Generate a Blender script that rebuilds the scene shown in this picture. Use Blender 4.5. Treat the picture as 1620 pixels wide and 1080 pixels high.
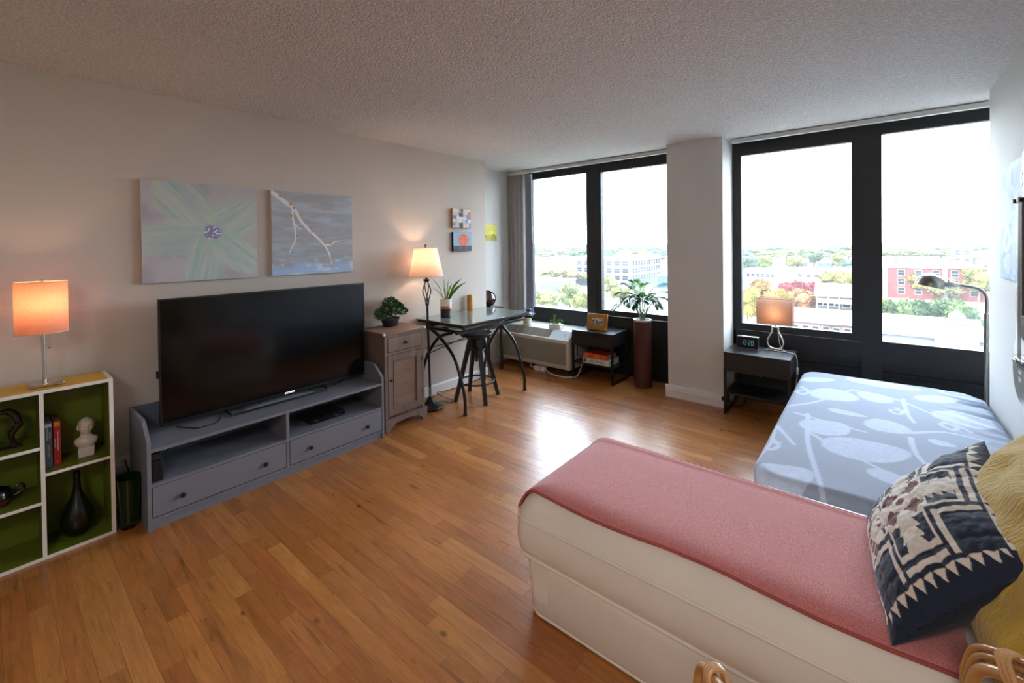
import bpy, bmesh, math, random
import numpy as np
from mathutils import Vector, Matrix, Euler, noise as mnoise

random.seed(7)
R = math.radians
scene = bpy.context.scene
for o in list(bpy.data.objects):
    bpy.data.objects.remove(o)
COL = scene.collection

# ------------------------------------------------------------------ camera
FPX, SV, PITCH, YAW, ROLL = 691.4, -143.98, 0.01185, 0.68998, -0.01239
CAM = Vector((3.3909, 0.0, 1.4879))
cam = bpy.data.cameras.new('camera')
cam.sensor_fit = 'HORIZONTAL'; cam.sensor_width = 36.0
cam.lens = FPX / 1620 * 36.0
cam.shift_x = 0.0; cam.shift_y = SV / 1620.0
cam.clip_start = 0.05; cam.clip_end = 6000
co = bpy.data.objects.new('camera', cam); COL.objects.link(co)
fw = Vector((-math.sin(YAW), math.cos(YAW), 0)); rt = Vector((math.cos(YAW), math.sin(YAW), 0)); up = Vector((0, 0, 1))
fw2 = fw * math.cos(PITCH) - up * math.sin(PITCH); up2 = up * math.cos(PITCH) + fw * math.sin(PITCH)
r3 = rt * math.cos(ROLL) + up2 * math.sin(ROLL); u3 = up2 * math.cos(ROLL) - rt * math.sin(ROLL)
m = Matrix((r3, u3, -fw2)).transposed().to_4x4(); m.translation = CAM
co.matrix_world = m
scene.camera = co

# ------------------------------------------------------------------ sky, sun, window portals, added fill light, exposure
w = bpy.data.worlds.new('sky'); scene.world = w; w.use_nodes = True
wn = w.node_tree.nodes; wl = w.node_tree.links
bg = wn['Background']
tc = wn.new('ShaderNodeTexCoord'); sx = wn.new('ShaderNodeSeparateXYZ'); rp = wn.new('ShaderNodeValToRGB')
wl.new(tc.outputs['Generated'], sx.inputs[0]); wl.new(sx.outputs['Z'], rp.inputs[0])
rp.color_ramp.elements[0].position = 0.0; rp.color_ramp.elements[0].color = (0.82, 0.92, 1.0, 1)
rp.color_ramp.elements[1].position = 0.9; rp.color_ramp.elements[1].color = (0.55, 0.76, 1.0, 1)
wl.new(rp.outputs[0], bg.inputs[0]); bg.inputs[1].default_value = 11.5

sun = bpy.data.lights.new('sun', 'SUN'); sun.energy = 9.0; sun.angle = R(0.6); sun.color = (1.0, 0.95, 0.86)
so = bpy.data.objects.new('sun', sun); COL.objects.link(so)
so.rotation_euler = Vector((0.45, 0.62, -0.72)).to_track_quat('-Z', 'Y').to_euler()

def area(name, loc, look, sx_, sy_, energy, col, portal=False):
    l = bpy.data.lights.new(name, 'AREA'); l.shape = 'RECTANGLE'; l.size = sx_; l.size_y = sy_
    l.energy = energy; l.color = col
    o = bpy.data.objects.new(name, l); COL.objects.link(o); o.location = loc
    o.rotation_euler = Vector(look).to_track_quat('-Z', 'Y').to_euler()
    if portal: l.cycles.is_portal = True
    return o
area('window_portal', (0.85, 4.80, 1.5), (0, -1, 0), 2.0, 1.85, 1, (1, 1, 1), True)
area('window_portal', (3.33, 4.80, 1.5), (0, -1, 0), 2.0, 1.85, 1, (1, 1, 1), True)
# added fill light behind the camera, no fixture modelled
area('fill_behind_camera', (3.45, -1.0, 2.40), (0, 0.2, -1), 0.8, 0.7, 26, (1.0, 0.97, 0.94))

vs = scene.view_settings
scene.display_settings.display_device = 'sRGB'
vs.view_transform = 'Standard'; vs.look = 'None'; vs.exposure = 0.53; vs.gamma = 1.0
vs.use_curve_mapping = False
scene.cycles.use_denoising = True
scene.cycles.max_bounces = 12; scene.cycles.diffuse_bounces = 6; scene.cycles.glossy_bounces = 5
scene.cycles.transparent_max_bounces = 16; scene.cycles.transmission_bounces = 10
scene.cycles.caustics_reflective = False; scene.cycles.caustics_refractive = False
scene.cycles.sample_clamp_indirect = 6.0

# ------------------------------------------------------------------ helpers
def lin(c):
    def f(x):
        x /= 255.0
        return x / 12.92 if x <= 0.04045 else ((x + 0.055) / 1.055) ** 2.4
    return tuple(f(x) for x in c[:3])
def lin4(c): return lin(c) + (1.0,)
def linarr(a):
    a = np.clip(np.asarray(a, float), 0, 255) / 255.0
    return np.where(a <= 0.04045, a / 12.92, ((a + 0.055) / 1.055) ** 2.4)

def mat(name, col, rough=0.5, metal=0.0, var=0.0, vscale=8.0, bump=0.0, bscale=60.0, coat=0.0, spec=0.5,
        emit=None, estr=0.0, stretch=None, trans=0.0, ior=1.45, attr=None, objcol=False, sheen=0.0, sss=None, island=0.0):
    """a procedural material: base colour varied by noise, optional noise bump"""
    M = bpy.data.materials.new(name); M.use_nodes = True
    N = M.node_tree.nodes; L = M.node_tree.links
    b = N['Principled BSDF']
    b.inputs['Roughness'].default_value = rough; b.inputs['Metallic'].default_value = metal
    b.inputs['Specular IOR Level'].default_value = spec
    b.inputs['Coat Weight'].default_value = coat; b.inputs['Coat Roughness'].default_value = 0.08
    b.inputs['Transmission Weight'].default_value = trans; b.inputs['IOR'].default_value = ior
    b.inputs['Sheen Weight'].default_value = sheen
    c4 = lin4(col)
    b.inputs['Base Color'].default_value = c4
    tcn = N.new('ShaderNodeTexCoord'); mp = N.new('ShaderNodeMapping'); L.new(tcn.outputs['Object'], mp.inputs[0])
    if stretch: mp.inputs['Scale'].default_value = stretch
    src = None
    if attr:
        a = N.new('ShaderNodeAttribute'); a.attribute_name = attr; src = a.outputs['Color']
    elif objcol:
        a = N.new('ShaderNodeObjectInfo'); src = a.outputs['Color']
    if var > 0 or island > 0:
        n = N.new('ShaderNodeTexNoise'); n.inputs['Scale'].default_value = vscale; n.inputs['Detail'].default_value = 5
        L.new(mp.outputs[0], n.inputs[0])
        mr = N.new('ShaderNodeMapRange'); L.new(n.outputs[0], mr.inputs[0])
        mr.inputs[1].default_value = 0.25; mr.inputs[2].default_value = 0.75
        mr.inputs[3].default_value = 1 - var; mr.inputs[4].default_value = 1 + var
        fac = mr.outputs[0]
        if island > 0:
            g = N.new('ShaderNodeNewGeometry'); mr2 = N.new('ShaderNodeMapRange')
            L.new(g.outputs['Random Per Island'], mr2.inputs[0])
            mr2.inputs[3].default_value = 1 - island; mr2.inputs[4].default_value = 1 + island
            mm = N.new('ShaderNodeMath'); mm.operation = 'MULTIPLY'; L.new(fac, mm.inputs[0]); L.new(mr2.outputs[0], mm.inputs[1]); fac = mm.outputs[0]
        vm = N.new('ShaderNodeVectorMath'); vm.operation = 'SCALE'
        if src: L.new(src, vm.inputs[0])
        else: vm.inputs[0].default_value = c4[:3]
        L.new(fac, vm.inputs['Scale']); L.new(vm.outputs[0], b.inputs['Base Color'])
    elif src:
        L.new(src, b.inputs['Base Color'])
    if bump > 0:
        n2 = N.new('ShaderNodeTexNoise'); n2.inputs['Scale'].default_value = bscale; n2.inputs['Detail'].default_value = 4
        L.new(mp.outputs[0], n2.inputs[0])
        bp_ = N.new('ShaderNodeBump'); bp_.inputs['Strength'].default_value = bump; bp_.inputs['Distance'].default_value = 0.01
        L.new(n2.outputs[0], bp_.inputs['Height']); L.new(bp_.outputs[0], b.inputs['Normal'])
    if emit:
        b.inputs['Emission Color'].default_value = lin4(emit); b.inputs['Emission Strength'].default_value = estr
    return M

def translucent(name, col, tcol, mix=0.5, var=0.0, vscale=200.0, stretch=None):
    """thin fabric or leaf: diffuse in front, light passing through"""
    M = bpy.data.materials.new(name); M.use_nodes = True
    N = M.node_tree.nodes; L = M.node_tree.links
    N.remove(N['Principled BSDF']); out = N['Material Output']
    d = N.new('ShaderNodeBsdfDiffuse'); t = N.new('ShaderNodeBsdfTranslucent'); mx = N.new('ShaderNodeMixShader')
    d.inputs[0].default_value = lin4(col); t.inputs[0].default_value = lin4(tcol); mx.inputs[0].default_value = mix
    if var:
        tcn = N.new('ShaderNodeTexCoord'); mp = N.new('ShaderNodeMapping'); L.new(tcn.outputs['Object'], mp.inputs[0])
        if stretch: mp.inputs['Scale'].default_value = stretch
        n = N.new('ShaderNodeTexNoise'); n.inputs['Scale'].default_value = vscale; L.new(mp.outputs[0], n.inputs[0])
        mr = N.new('ShaderNodeMapRange'); L.new(n.outputs[0], mr.inputs[0])
        mr.inputs[1].default_value = 0.3; mr.inputs[2].default_value = 0.7; mr.inputs[3].default_value = 1 - var; mr.inputs[4].default_value = 1 + var
        for nd, c in ((d, col), (t, tcol)):
            vm = N.new('ShaderNodeVectorMath'); vm.operation = 'SCALE'; vm.inputs[0].default_value = lin(c)
            L.new(mr.outputs[0], vm.inputs['Scale']); L.new(vm.outputs[0], nd.inputs[0])
    L.new(d.outputs[0], mx.inputs[1]); L.new(t.outputs[0], mx.inputs[2]); L.new(mx.outputs[0], out.inputs[0])
    return M

class B:
    """collects shapes in world coordinates; build() links ONE mesh object, relative to origin o"""
    def __init__(s, o=(0, 0, 0)):
        s.bm = bmesh.new(); s.o = Vector(o)
    def _tf(s, vs, M):
        if M is not None:
            for v in vs: v.co = M @ v.co
    def box(s, x0, x1, y0, y1, z0, z1, bev=0.0, M=None, seg=1):
        r = bmesh.ops.create_cube(s.bm, size=1.0); vs = r['verts']
        for v in vs:
            v.co = Vector(((x0 + x1) / 2 + v.co.x * (x1 - x0), (y0 + y1) / 2 + v.co.y * (y1 - y0), (z0 + z1) / 2 + v.co.z * (z1 - z0)))
        if bev > 0:
            es = list({e for v in vs for e in v.link_edges})
            r2 = bmesh.ops.bevel(s.bm, geom=es, offset=bev, segments=seg, affect='EDGES', profile=0.5)
            vs = list({v for f in r2['faces'] for v in f.verts} | {v for v in vs if v.is_valid})
        s._tf(vs, M); return s
    def tube(s, pts, r, seg=10, closed=False, cap=True):
        pts = [Vector(p) for p in pts]; n = len(pts)
        rs = r if isinstance(r, (list, tuple)) else [r] * n
        rings = []; prev = None
        for i, p in enumerate(pts):
            if closed: t = pts[(i + 1) % n] - pts[i - 1]
            else: t = pts[min(i + 1, n - 1)] - pts[max(i - 1, 0)]
            t.normalize()
            if prev is None:
                a = Vector((0, 0, 1)) if abs(t.z) < 0.9 else Vector((1, 0, 0))
                nrm = t.cross(a).normalized()
            else:
                nrm = (prev - t * prev.dot(t)).normalized()
            prev = nrm; bn = t.cross(nrm)
            rings.append([s.bm.verts.new(p + (nrm * math.cos(2 * math.pi * k / seg) + bn * math.sin(2 * math.pi * k / seg)) * rs[i]) for k in range(seg)])
        for i in range(n if closed else n - 1):
            a, b = rings[i], rings[(i + 1) % n]
            off = 0
            if closed and i == n - 1:
                off = min(range(seg), key=lambda q: (a[0].co - b[q].co).length)
            for k in range(seg):
                s.bm.faces.new((a[k], a[(k + 1) % seg], b[(k + 1 + off) % seg], b[(k + off) % seg]))
        if cap and not closed:
            s.bm.faces.new(rings[0][::-1]); s.bm.faces.new(rings[-1])
        return s
    def cyl(s, p0, p1, r0, r1=None, seg=20):
        return s.tube([p0, p1], [r0, r0 if r1 is None else r1], seg)
    def lathe(s, prof, c=(0, 0, 0), seg=32, kx=1.0, ky=1.0, M=None):
        c = Vector(c); rings = []; new = []
        for (r, z) in prof:
            if r < 1e-6:
                v = s.bm.verts.new(c + Vector((0, 0, z))); rings.append([v]); new.append(v)
            else:
                rg = [s.bm.verts.new(c + Vector((r * kx * math.cos(2 * math.pi * k / seg), r * ky * math.sin(2 * math.pi * k / seg), z))) for k in range(seg)]
                rings.append(rg); new += rg
        for a, b in zip(rings, rings[1:]):
            for k in range(seg):
                k2 = (k + 1) % seg
                if len(a) == 1 and len(b) == 1: break
                if len(a) == 1: s.bm.faces.new((a[0], b[k2], b[k]))
                elif len(b) == 1: s.bm.faces.new((a[k], a[k2], b[0]))
                else: s.bm.faces.new((a[k], a[k2], b[k2], b[k]))
        s._tf(new, M); return s
    def prism(s, poly, axis, a, b, M=None):
        def P(u, v, t): return {'x': Vector((t, u, v)), 'y': Vector((u, t, v)), 'z': Vector((u, v, t))}[axis]
        A = [s.bm.verts.new(P(u, v, a)) for u, v in poly]; Bv = [s.bm.verts.new(P(u, v, b)) for u, v in poly]
        n = len(poly)
        s.bm.faces.new(A); s.bm.faces.new(Bv[::-1])
        for i in range(n): s.bm.faces.new((A[i], Bv[i], Bv[(i + 1) % n], A[(i + 1) % n]))
        s._tf(A + Bv, M); return s
    def sph(s, c, r, seg=16, M=None):
        k = r if isinstance(r, (tuple, list)) else (r, r, r)
        q = bmesh.ops.create_uvsphere(s.bm, u_segments=seg, v_segments=max(6, seg // 2), radius=1.0)
        for v in q['verts']: v.co = Vector((c[0] + v.co.x * k[0], c[1] + v.co.y * k[1], c[2] + v.co.z * k[2]))
        s._tf(q['verts'], M); return s
    def poly(s, pts):
        s.bm.faces.new([s.bm.verts.new(Vector(p)) for p in pts]); return s
    def grid(s, nu, nv, f, wrapu=False):
        g = [[s.bm.verts.new(Vector(f(i / nu, j / nv))) for j in range(nv + 1)] for i in range(nu + (0 if wrapu else 1))]
        n = len(g)
        for i in range(nu):
            for j in range(nv):
                s.bm.faces.new((g[i][j], g[(i + 1) % n][j], g[(i + 1) % n][j + 1], g[i][j + 1]))
        return s
    def mesh(s, name, material=None, smooth=True, ang=40, normals=True):
        if normals: bmesh.ops.recalc_face_normals(s.bm, faces=s.bm.faces)
        if s.o.length: bmesh.ops.translate(s.bm, verts=s.bm.verts, vec=-s.o)
        me = bpy.data.meshes.new(name); s.bm.to_mesh(me); s.bm.free()
        if material: me.materials.append(material)
        if smooth:
            me.polygons.foreach_set('use_smooth', [True] * len(me.polygons))
            me.set_sharp_from_angle(angle=R(ang))
        return me
    def split(s, name, material, parent=None, smooth=True, ang=40):
        """like build(), but every loose piece becomes an object of its own"""
        bmesh.ops.recalc_face_normals(s.bm, faces=s.bm.faces); seen = set(); out = []
        s.bm.verts.index_update()
        for v0 in s.bm.verts:
            if v0.index in seen: continue
            st, isl = [v0], []
            seen.add(v0.index)
            while st:
                v = st.pop(); isl.append(v)
                for e in v.link_edges:
                    q = e.other_vert(v)
                    if q.index not in seen: seen.add(q.index); st.append(q)
            ix = {v.index: k for k, v in enumerate(isl)}
            fs = {f for v in isl for f in v.link_faces}
            c = sum((v.co for v in isl), Vector()) / len(isl)
            me = bpy.data.meshes.new(name); me.from_pydata([tuple(v.co - c) for v in isl], [], [[ix[v.index] for v in f.verts] for f in fs])
            me.materials.append(material)
            if smooth: me.polygons.foreach_set('use_smooth', [True] * len(me.polygons)); me.set_sharp_from_angle(angle=R(ang))
            out.append(link(name, me, parent, c - s.o))
        s.bm.free(); return out
    def build(s, name, material, parent=None, smooth=True, ang=40, loc=None, normals=True):
        me = s.mesh(name, material, smooth, ang, normals)
        return link(name, me, parent, loc)

def link(name, me, parent=None, loc=None):
    o = bpy.data.objects.new(name, me); COL.objects.link(o)
    if parent: o.parent = parent
    if loc is not None: o.location = loc
    return o
def thing(name, label, cat, loc=(0, 0, 0), rz=0.0, group=None):
    o = bpy.data.objects.new(name, None); COL.objects.link(o); o.empty_display_size = 0.1
    o.location = loc; o.rotation_euler = (0, 0, rz); tag(o, label, cat, group); return o
def tag(o, label, cat, group=None):
    o['label'] = label; o['category'] = cat
    if group: o['group'] = group
    return o
def struct(o):
    o['kind'] = 'structure'; return o
def stuff(o):
    o['kind'] = 'stuff'; return o
def dup_tree(root, loc, rz=None, label=None):
    def cp(o, par):
        c = o.copy(); COL.objects.link(c)
        if par: c.parent = par
        for ch in o.children: cp(ch, c)
        return c
    c = cp(root, None); c.location = loc
    if rz is not None: c.rotation_euler = (0, 0, rz)
    if label: c['label'] = label
    return c
def bez(p0, p1, p2, p3, n=12):
    p0, p1, p2, p3 = map(Vector, (p0, p1, p2, p3)); out = []
    for i in range(n + 1):
        t = i / n; u = 1 - t
        out.append(p0 * u ** 3 + p1 * 3 * u * u * t + p2 * 3 * u * t * t + p3 * t ** 3)
    return out
def spline(pts, n=8):
    """Catmull-Rom through points"""
    P = [Vector(p) for p in pts]; P = [P[0] * 2 - P[1]] + P + [P[-1] * 2 - P[-2]]; out = []
    for i in range(1, len(P) - 2):
        a, b, c, d = P[i - 1], P[i], P[i + 1], P[i + 2]
        for k in range(n):
            t = k / n
            out.append(0.5 * ((2 * b) + (c - a) * t + (2 * a - 5 * b + 4 * c - d) * t * t + (3 * b - a - 3 * c + d) * t ** 3))
    out.append(P[-2]); return out
def paint(me, rgb, name='paint'):
    """point-domain colour attribute from an (n,3) array of linear colours"""
    a = me.color_attributes.new(name, 'FLOAT_COLOR', 'POINT')
    q = np.ones((len(me.vertices), 4), np.float32); q[:, :3] = rgb
    a.data.foreach_set('color', q.ravel())
def gridmesh(name, P, material, smooth=True, wrap=False):
    """P: (nu,nv,3) array -> mesh"""
    nu, nv = P.shape[:2]
    idx = np.arange(nu * nv).reshape(nu, nv)
    if wrap: idx = np.vstack([idx, idx[:1]])
    q = np.stack([idx[:-1, :-1], idx[1:, :-1], idx[1:, 1:], idx[:-1, 1:]], -1).reshape(-1, 4)
    me = bpy.data.meshes.new(name); me.from_pydata(P.reshape(-1, 3).tolist(), [], q.tolist())
    me.materials.append(material)
    if smooth: me.polygons.foreach_set('use_smooth', [True] * len(me.polygons))
    return me
_rng = np.random.default_rng(3)
_lat = _rng.random((256, 256))
def vnoise(x, y):
    x = np.asarray(x, float); y = np.asarray(y, float)
    xi = np.floor(x).astype(int); yi = np.floor(y).astype(int); fx = x - xi; fy = y - yi
    fx = fx * fx * (3 - 2 * fx); fy = fy * fy * (3 - 2 * fy)
    g = lambda a, b: _lat[a % 256, b % 256]
    return (g(xi, yi) * (1 - fx) + g(xi + 1, yi) * fx) * (1 - fy) + (g(xi, yi + 1) * (1 - fx) + g(xi + 1, yi + 1) * fx) * fy
def fbm(x, y, o=4):
    s = 0; a = 0.5; t = 0
    for k in range(o):
        s = s + a * vnoise(x * 2 ** k + 17 * k, y * 2 ** k + 31 * k); t += a; a *= 0.5
    return s / t
def sstep(a, b, x):
    t = np.clip((x - a) / (b - a), 0, 1); return t * t * (3 - 2 * t)
def mixc(a, b, m):
    return a * (1 - m[..., None]) + np.asarray(b, float) * m[..., None]
def text(body, size, material, parent, M, name='lettering', extrude=0.0003, align='CENTER', sx=1.0):
    cu = bpy.data.curves.new('t', 'FONT'); cu.body = body; cu.size = size; cu.extrude = extrude
    cu.align_x = align; cu.align_y = 'CENTER'; cu.resolution_u = 2
    o = bpy.data.objects.new('t', cu); COL.objects.link(o)
    dg = bpy.context.evaluated_depsgraph_get()
    me = bpy.data.meshes.new_from_object(o.evaluated_get(dg)); bpy.data.objects.remove(o); bpy.data.curves.remove(cu)
    me.transform(M @ Matrix.Diagonal((sx, 1, 1, 1))); me.materials.clear(); me.materials.append(material)
    return link(name, me, parent)
def frame_at(o, ux, uy):
    """matrix whose local x runs along ux and local y along uy"""
    ux = Vector(ux).normalized(); uy = Vector(uy).normalized(); uz = ux.cross(uy)
    M_ = Matrix((ux, uy, uz)).transposed().to_4x4(); M_.translation = Vector(o); return M_
def knob_mesh(b, c, axis, r=0.014, l=0.024):
    """small turned knob standing out along axis"""
    prof = [(0, 0), (r * .55, 0), (r * .45, l * .35), (r * .9, l * .55), (r, l * .75), (r * .75, l * .95), (0, l)]
    q = Vector(axis).to_track_quat('Z', 'Y').to_matrix().to_4x4(); q.translation = Vector(c)
    b.lathe(prof, seg=14, M=q)
# ------------------------------------------------------------------ materials
def wood_floor():
    M = bpy.data.materials.new('oak_floor'); M.use_nodes = True
    N = M.node_tree.nodes; L = M.node_tree.links; b = N['Principled BSDF']
    tcn = N.new('ShaderNodeTexCoord'); oi = N.new('ShaderNodeObjectInfo')
    ml = N.new('ShaderNodeMath'); ml.operation = 'MULTIPLY'; ml.inputs[1].default_value = 57.0; L.new(oi.outputs['Random'], ml.inputs[0])
    cb = N.new('ShaderNodeCombineXYZ'); L.new(ml.outputs[0], cb.inputs[0]); L.new(ml.outputs[0], cb.inputs[1])
    ad = N.new('ShaderNodeVectorMath'); L.new(tcn.outputs['Object'], ad.inputs[0]); L.new(cb.outputs[0], ad.inputs[1])
    def noise(scale, st, det=5, dist=0.0):
        mp = N.new('ShaderNodeMapping'); mp.inputs['Scale'].default_value = st; L.new(ad.outputs[0], mp.inputs[0])
        n = N.new('ShaderNodeTexNoise'); n.inputs['Scale'].default_value = scale; n.inputs['Detail'].default_value = det
        n.inputs['Distortion'].default_value = dist; L.new(mp.outputs[0], n.inputs[0]); return n.outputs[0]
    def rng(x, a, b2, c, d):
        r = N.new('ShaderNodeMapRange'); L.new(x, r.inputs[0])
        for i, v in enumerate((a, b2, c, d)): r.inputs[i + 1].default_value = v
        return r.outputs[0]
    def mul(a, b2):
        r = N.new('ShaderNodeMath'); r.operation = 'MULTIPLY'; L.new(a, r.inputs[0]); L.new(b2, r.inputs[1]); return r.outputs[0]
    fine = rng(noise(9, (1.2, 26, 8)), .3, .7, .86, 1.12)
    cath = rng(noise(3.2, (1.0, 9, 4), 3, 1.6), .32, .68, .84, 1.12)
    streak = rng(noise(2.6, (0.9, 11, 4), 4, .6), .60, .74, 1.0, .48)
    knot = N.new('ShaderNodeTexVoronoi'); knot.inputs['Scale'].default_value = 4.4
    mp = N.new('ShaderNodeMapping'); mp.inputs['Scale'].default_value = (0.75, 1.2, 1); L.new(ad.outputs[0], mp.inputs[0]); L.new(mp.outputs[0], knot.inputs[0])
    kn = rng(knot.outputs['Distance'], .03, .085, .34, 1.0)
    fac = mul(mul(fine, cath), mul(streak, kn))
    vm = N.new('ShaderNodeVectorMath'); vm.operation = 'SCALE'; L.new(oi.outputs['Color'], vm.inputs[0]); L.new(fac, vm.inputs['Scale'])
    g = N.new('ShaderNodeNewGeometry'); isl = rng(g.outputs['Random Per Island'], 0, 1, .92, 1.08)
    vm2 = N.new('ShaderNodeVectorMath'); vm2.operation = 'SCALE'; L.new(vm.outputs[0], vm2.inputs[0]); L.new(isl, vm2.inputs['Scale'])
    L.new(vm2.outputs[0], b.inputs['Base Color'])
    L.new(rng(noise(5, (1, 3, 1), 3), .3, .7, .27, .40), b.inputs['Roughness'])
    b.inputs['Specular IOR Level'].default_value = 0.5
    b.inputs['Coat Weight'].default_value = 0.35; b.inputs['Coat Roughness'].default_value = 0.22
    bp_ = N.new('ShaderNodeBump'); bp_.inputs['Strength'].default_value = 0.12; bp_.inputs['Distance'].default_value = 0.003
    L.new(noise(7, (2, 16, 4), 3), bp_.inputs['Height']); L.new(bp_.outputs[0], b.inputs['Normal'])
    return M
MF = wood_floor()
M_gap = mat('floor_gap', (52, 30, 14), .8)
M_wall = mat('taupe_paint', (202, 192, 182), .75, var=.02, vscale=3, bump=.12, bscale=140)
M_wallw = mat('pale_grey_paint', (206, 204, 200), .7, var=.02, vscale=3, bump=.12, bscale=140)
M_white = mat('white_gloss_paint', (232, 230, 228), .4, var=.02)
M_ceil = mat('popcorn_plaster', (223, 220, 218), .95, var=.16, vscale=70)
def popcorn(M):
    N = M.node_tree.nodes; L = M.node_tree.links; b = N['Principled BSDF']; tcn = N['Texture Coordinate']
    v = N.new('ShaderNodeTexVoronoi'); v.inputs['Scale'].default_value = 105; v.feature = 'SMOOTH_F1'; L.new(tcn.outputs['Object'], v.inputs[0])
    n = N.new('ShaderNodeTexNoise'); n.inputs['Scale'].default_value = 110; n.inputs['Detail'].default_value = 3; L.new(tcn.outputs['Object'], n.inputs[0])
    a = N.new('ShaderNodeMath'); a.operation = 'SUBTRACT'; L.new(n.outputs[0], a.inputs[0]); L.new(v.outputs[0], a.inputs[1])
    bp_ = N.new('ShaderNodeBump'); bp_.inputs['Strength'].default_value = 0.9; bp_.inputs['Distance'].default_value = 0.012
    L.new(a.outputs[0], bp_.inputs['Height']); L.new(bp_.outputs[0], b.inputs['Normal'])
popcorn(M_ceil)
M_frame = mat('black_anodised_frame', (27, 27, 29), .48, metal=.0, var=.12, vscale=5)
M_panel = mat('black_panel', (20, 19, 20), .5, var=.1, vscale=4)
M_black = mat('black_paint', (18, 18, 20), .38, var=.1)
M_blackm = mat('matt_black', (16, 16, 17), .7)
M_chrome = mat('brushed_chrome', (205, 200, 195), .22, metal=1.0, var=.05)
M_steel = mat('satin_steel', (165, 162, 158), .35, metal=1.0, var=.05)
M_rail = mat('grey_white_rail', (200, 202, 198), .5)
M_cablew = mat('white_cable', (215, 212, 205), .5)
def veiled_glass():
    """window pane: clear, with a faint translucent veil standing in for window glare"""
    M = bpy.data.materials.new('veiled_window_glass'); M.use_nodes = True
    N = M.node_tree.nodes; L = M.node_tree.links; N.remove(N['Principled BSDF']); out = N['Material Output']
    t = N.new('ShaderNodeBsdfTransparent'); tr = N.new('ShaderNodeBsdfTranslucent'); gl = N.new('ShaderNodeBsdfGlossy')
    tr.inputs[0].default_value = (.95, .97, 1, 1); gl.inputs['Roughness'].default_value = .02
    m1 = N.new('ShaderNodeMixShader'); m1.inputs[0].default_value = 0.012  # small translucent share lays a pale glare veil over the view
    L.new(t.outputs[0], m1.inputs[1]); L.new(tr.outputs[0], m1.inputs[2])
    fr = N.new('ShaderNodeFresnel'); fr.inputs[0].default_value = 1.45
    m2 = N.new('ShaderNodeMixShader'); ge = N.new('ShaderNodeNewGeometry'); iv = N.new('ShaderNodeMath'); iv.operation = 'SUBTRACT'; iv.inputs[0].default_value = 1; L.new(ge.outputs['Backfacing'], iv.inputs[1]); fm = N.new('ShaderNodeMath'); fm.operation = 'MULTIPLY'; L.new(fr.outputs[0], fm.inputs[0]); L.new(iv.outputs[0], fm.inputs[1]); L.new(fm.outputs[0], m2.inputs[0]); L.new(m1.outputs[0], m2.inputs[1]); L.new(gl.outputs[0], m2.inputs[2])
    L.new(m2.outputs[0], out.inputs[0]); return M
M_glass = veiled_glass()

# ------------------------------------------------------------------ room shell
H = 2.44
XW, XL, YB, YWIN = 3.97, -0.30, -2.4, 4.60
YL, YR = 3.635, 4.115          # where the two side walls step back into the window bay
XR = 4.30
fl = struct(B().box(XL - .2, XR + .2, YB - .2, 4.9, -.16, -.014).build('floor', M_gap, smooth=False))
struct(B().box(XL - .2, XR + .2, YB - .2, 4.9, H, H + .15).build('ceiling', M_ceil, smooth=False))
struct(B().prism([(-.15, YB), (0, YB), (0, YL), (XL, YL), (XL, 4.9), (XL - .15, 4.9), (XL - .15, YL - .1), (-.15, YL - .1)], 'z', 0, H).build('wall_left', M_wall, smooth=False))
struct(B().box(XL + .0005, XL + .004, YL + .001, 4.599, 0, H).build('wall_left_recess', M_wallw, smooth=False))
struct(B().prism([(XW, YB), (XW + .15, YB), (XW + .15, YR - .1), (XR + .15, YR - .1), (XR + .15, 4.9), (XR, 4.9), (XR, YR), (XW, YR)], 'z', 0, H).build('wall_right', M_wallw, smooth=False))
struct(B().box(-.15, XW + .15, YB - .15, YB, 0, H).build('wall_back', M_wall, smooth=False))
XC0, XC1, YC = 1.851, 2.353, 4.238
struct(B().box(XC0, XC1, YC, 4.9, 0, H).build('wall_window_pier', M_wallw, smooth=False))

# floor boards, each one a plank
random.seed(11)
PW = 0.0705
tones = [(174, 109, 52), (184, 119, 60), (166, 99, 47), (194, 131, 70), (158, 92, 42), (180, 112, 57), (170, 98, 50), (153, 89, 40)]
pl = []
y = -1.6
while y < 4.72:
    x = -.3 - random.random() * .6
    while x < 4.3:
        l = random.choice((.28, .36, .44, .52, .62, .74, .88))
        pl.append((x, y, l)); x += l
    y += PW
def view(p):
    d = Vector(p) - CAM; z = d.dot(fw2)
    if z <= .05: return None
    return 810 + FPX * d.dot(r3) / z, 540 + SV - FPX * d.dot(u3) / z, z
def hidden(x, y):
    return (x > 2.36 and 1.3 < y < 2.95) or (x > 2.96 and y > 2.2) or (x < .3 and y < 1.95) or x < .1 or (x < .25 and y < 2.5) or y > 4.35
cand = []
for i, (x, y, l) in enumerate(pl):
    c = (x + l / 2, y + PW / 2, 0); v = view(c)
    if v and -60 < v[0] < 1680 and 0 < v[1] < 1140 and not hidden(c[0], c[1]): cand.append((l * PW / v[2] ** 3, i))
cand.sort(reverse=True); single = {i for _, i in cand[:300]}
cache = {}; rest = B()
for i, (x, y, l) in enumerate(pl):
    if i in single:
        if l not in cache:
            cache[l] = B().box(.0002, l - .0002, .0002, PW - .0002, -.013, 0, bev=.0004).mesh('plank', MF, smooth=False)
        o = link('plank', cache[l], fl, (x, y, 0))
        t = random.choice(tones); k = random.uniform(.92, 1.08)
        t = tuple(.62 * a_ + .38 * b_ for a_, b_ in zip(t, (174, 112, 56))); o.color = (*[q * k for q in lin(t)], 1)
    else:
        x0, x1 = max(x, XL), min(x + l, XR)
        if x1 - x0 > .02: rest.box(x0 + .0005, x1 - .0005, y + .0005, y + PW - .0005, -.013, 0)
o = stuff(rest.build('plank', MF, fl, smooth=False)); o.color = (*lin((174, 111, 55)), 1)

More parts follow.
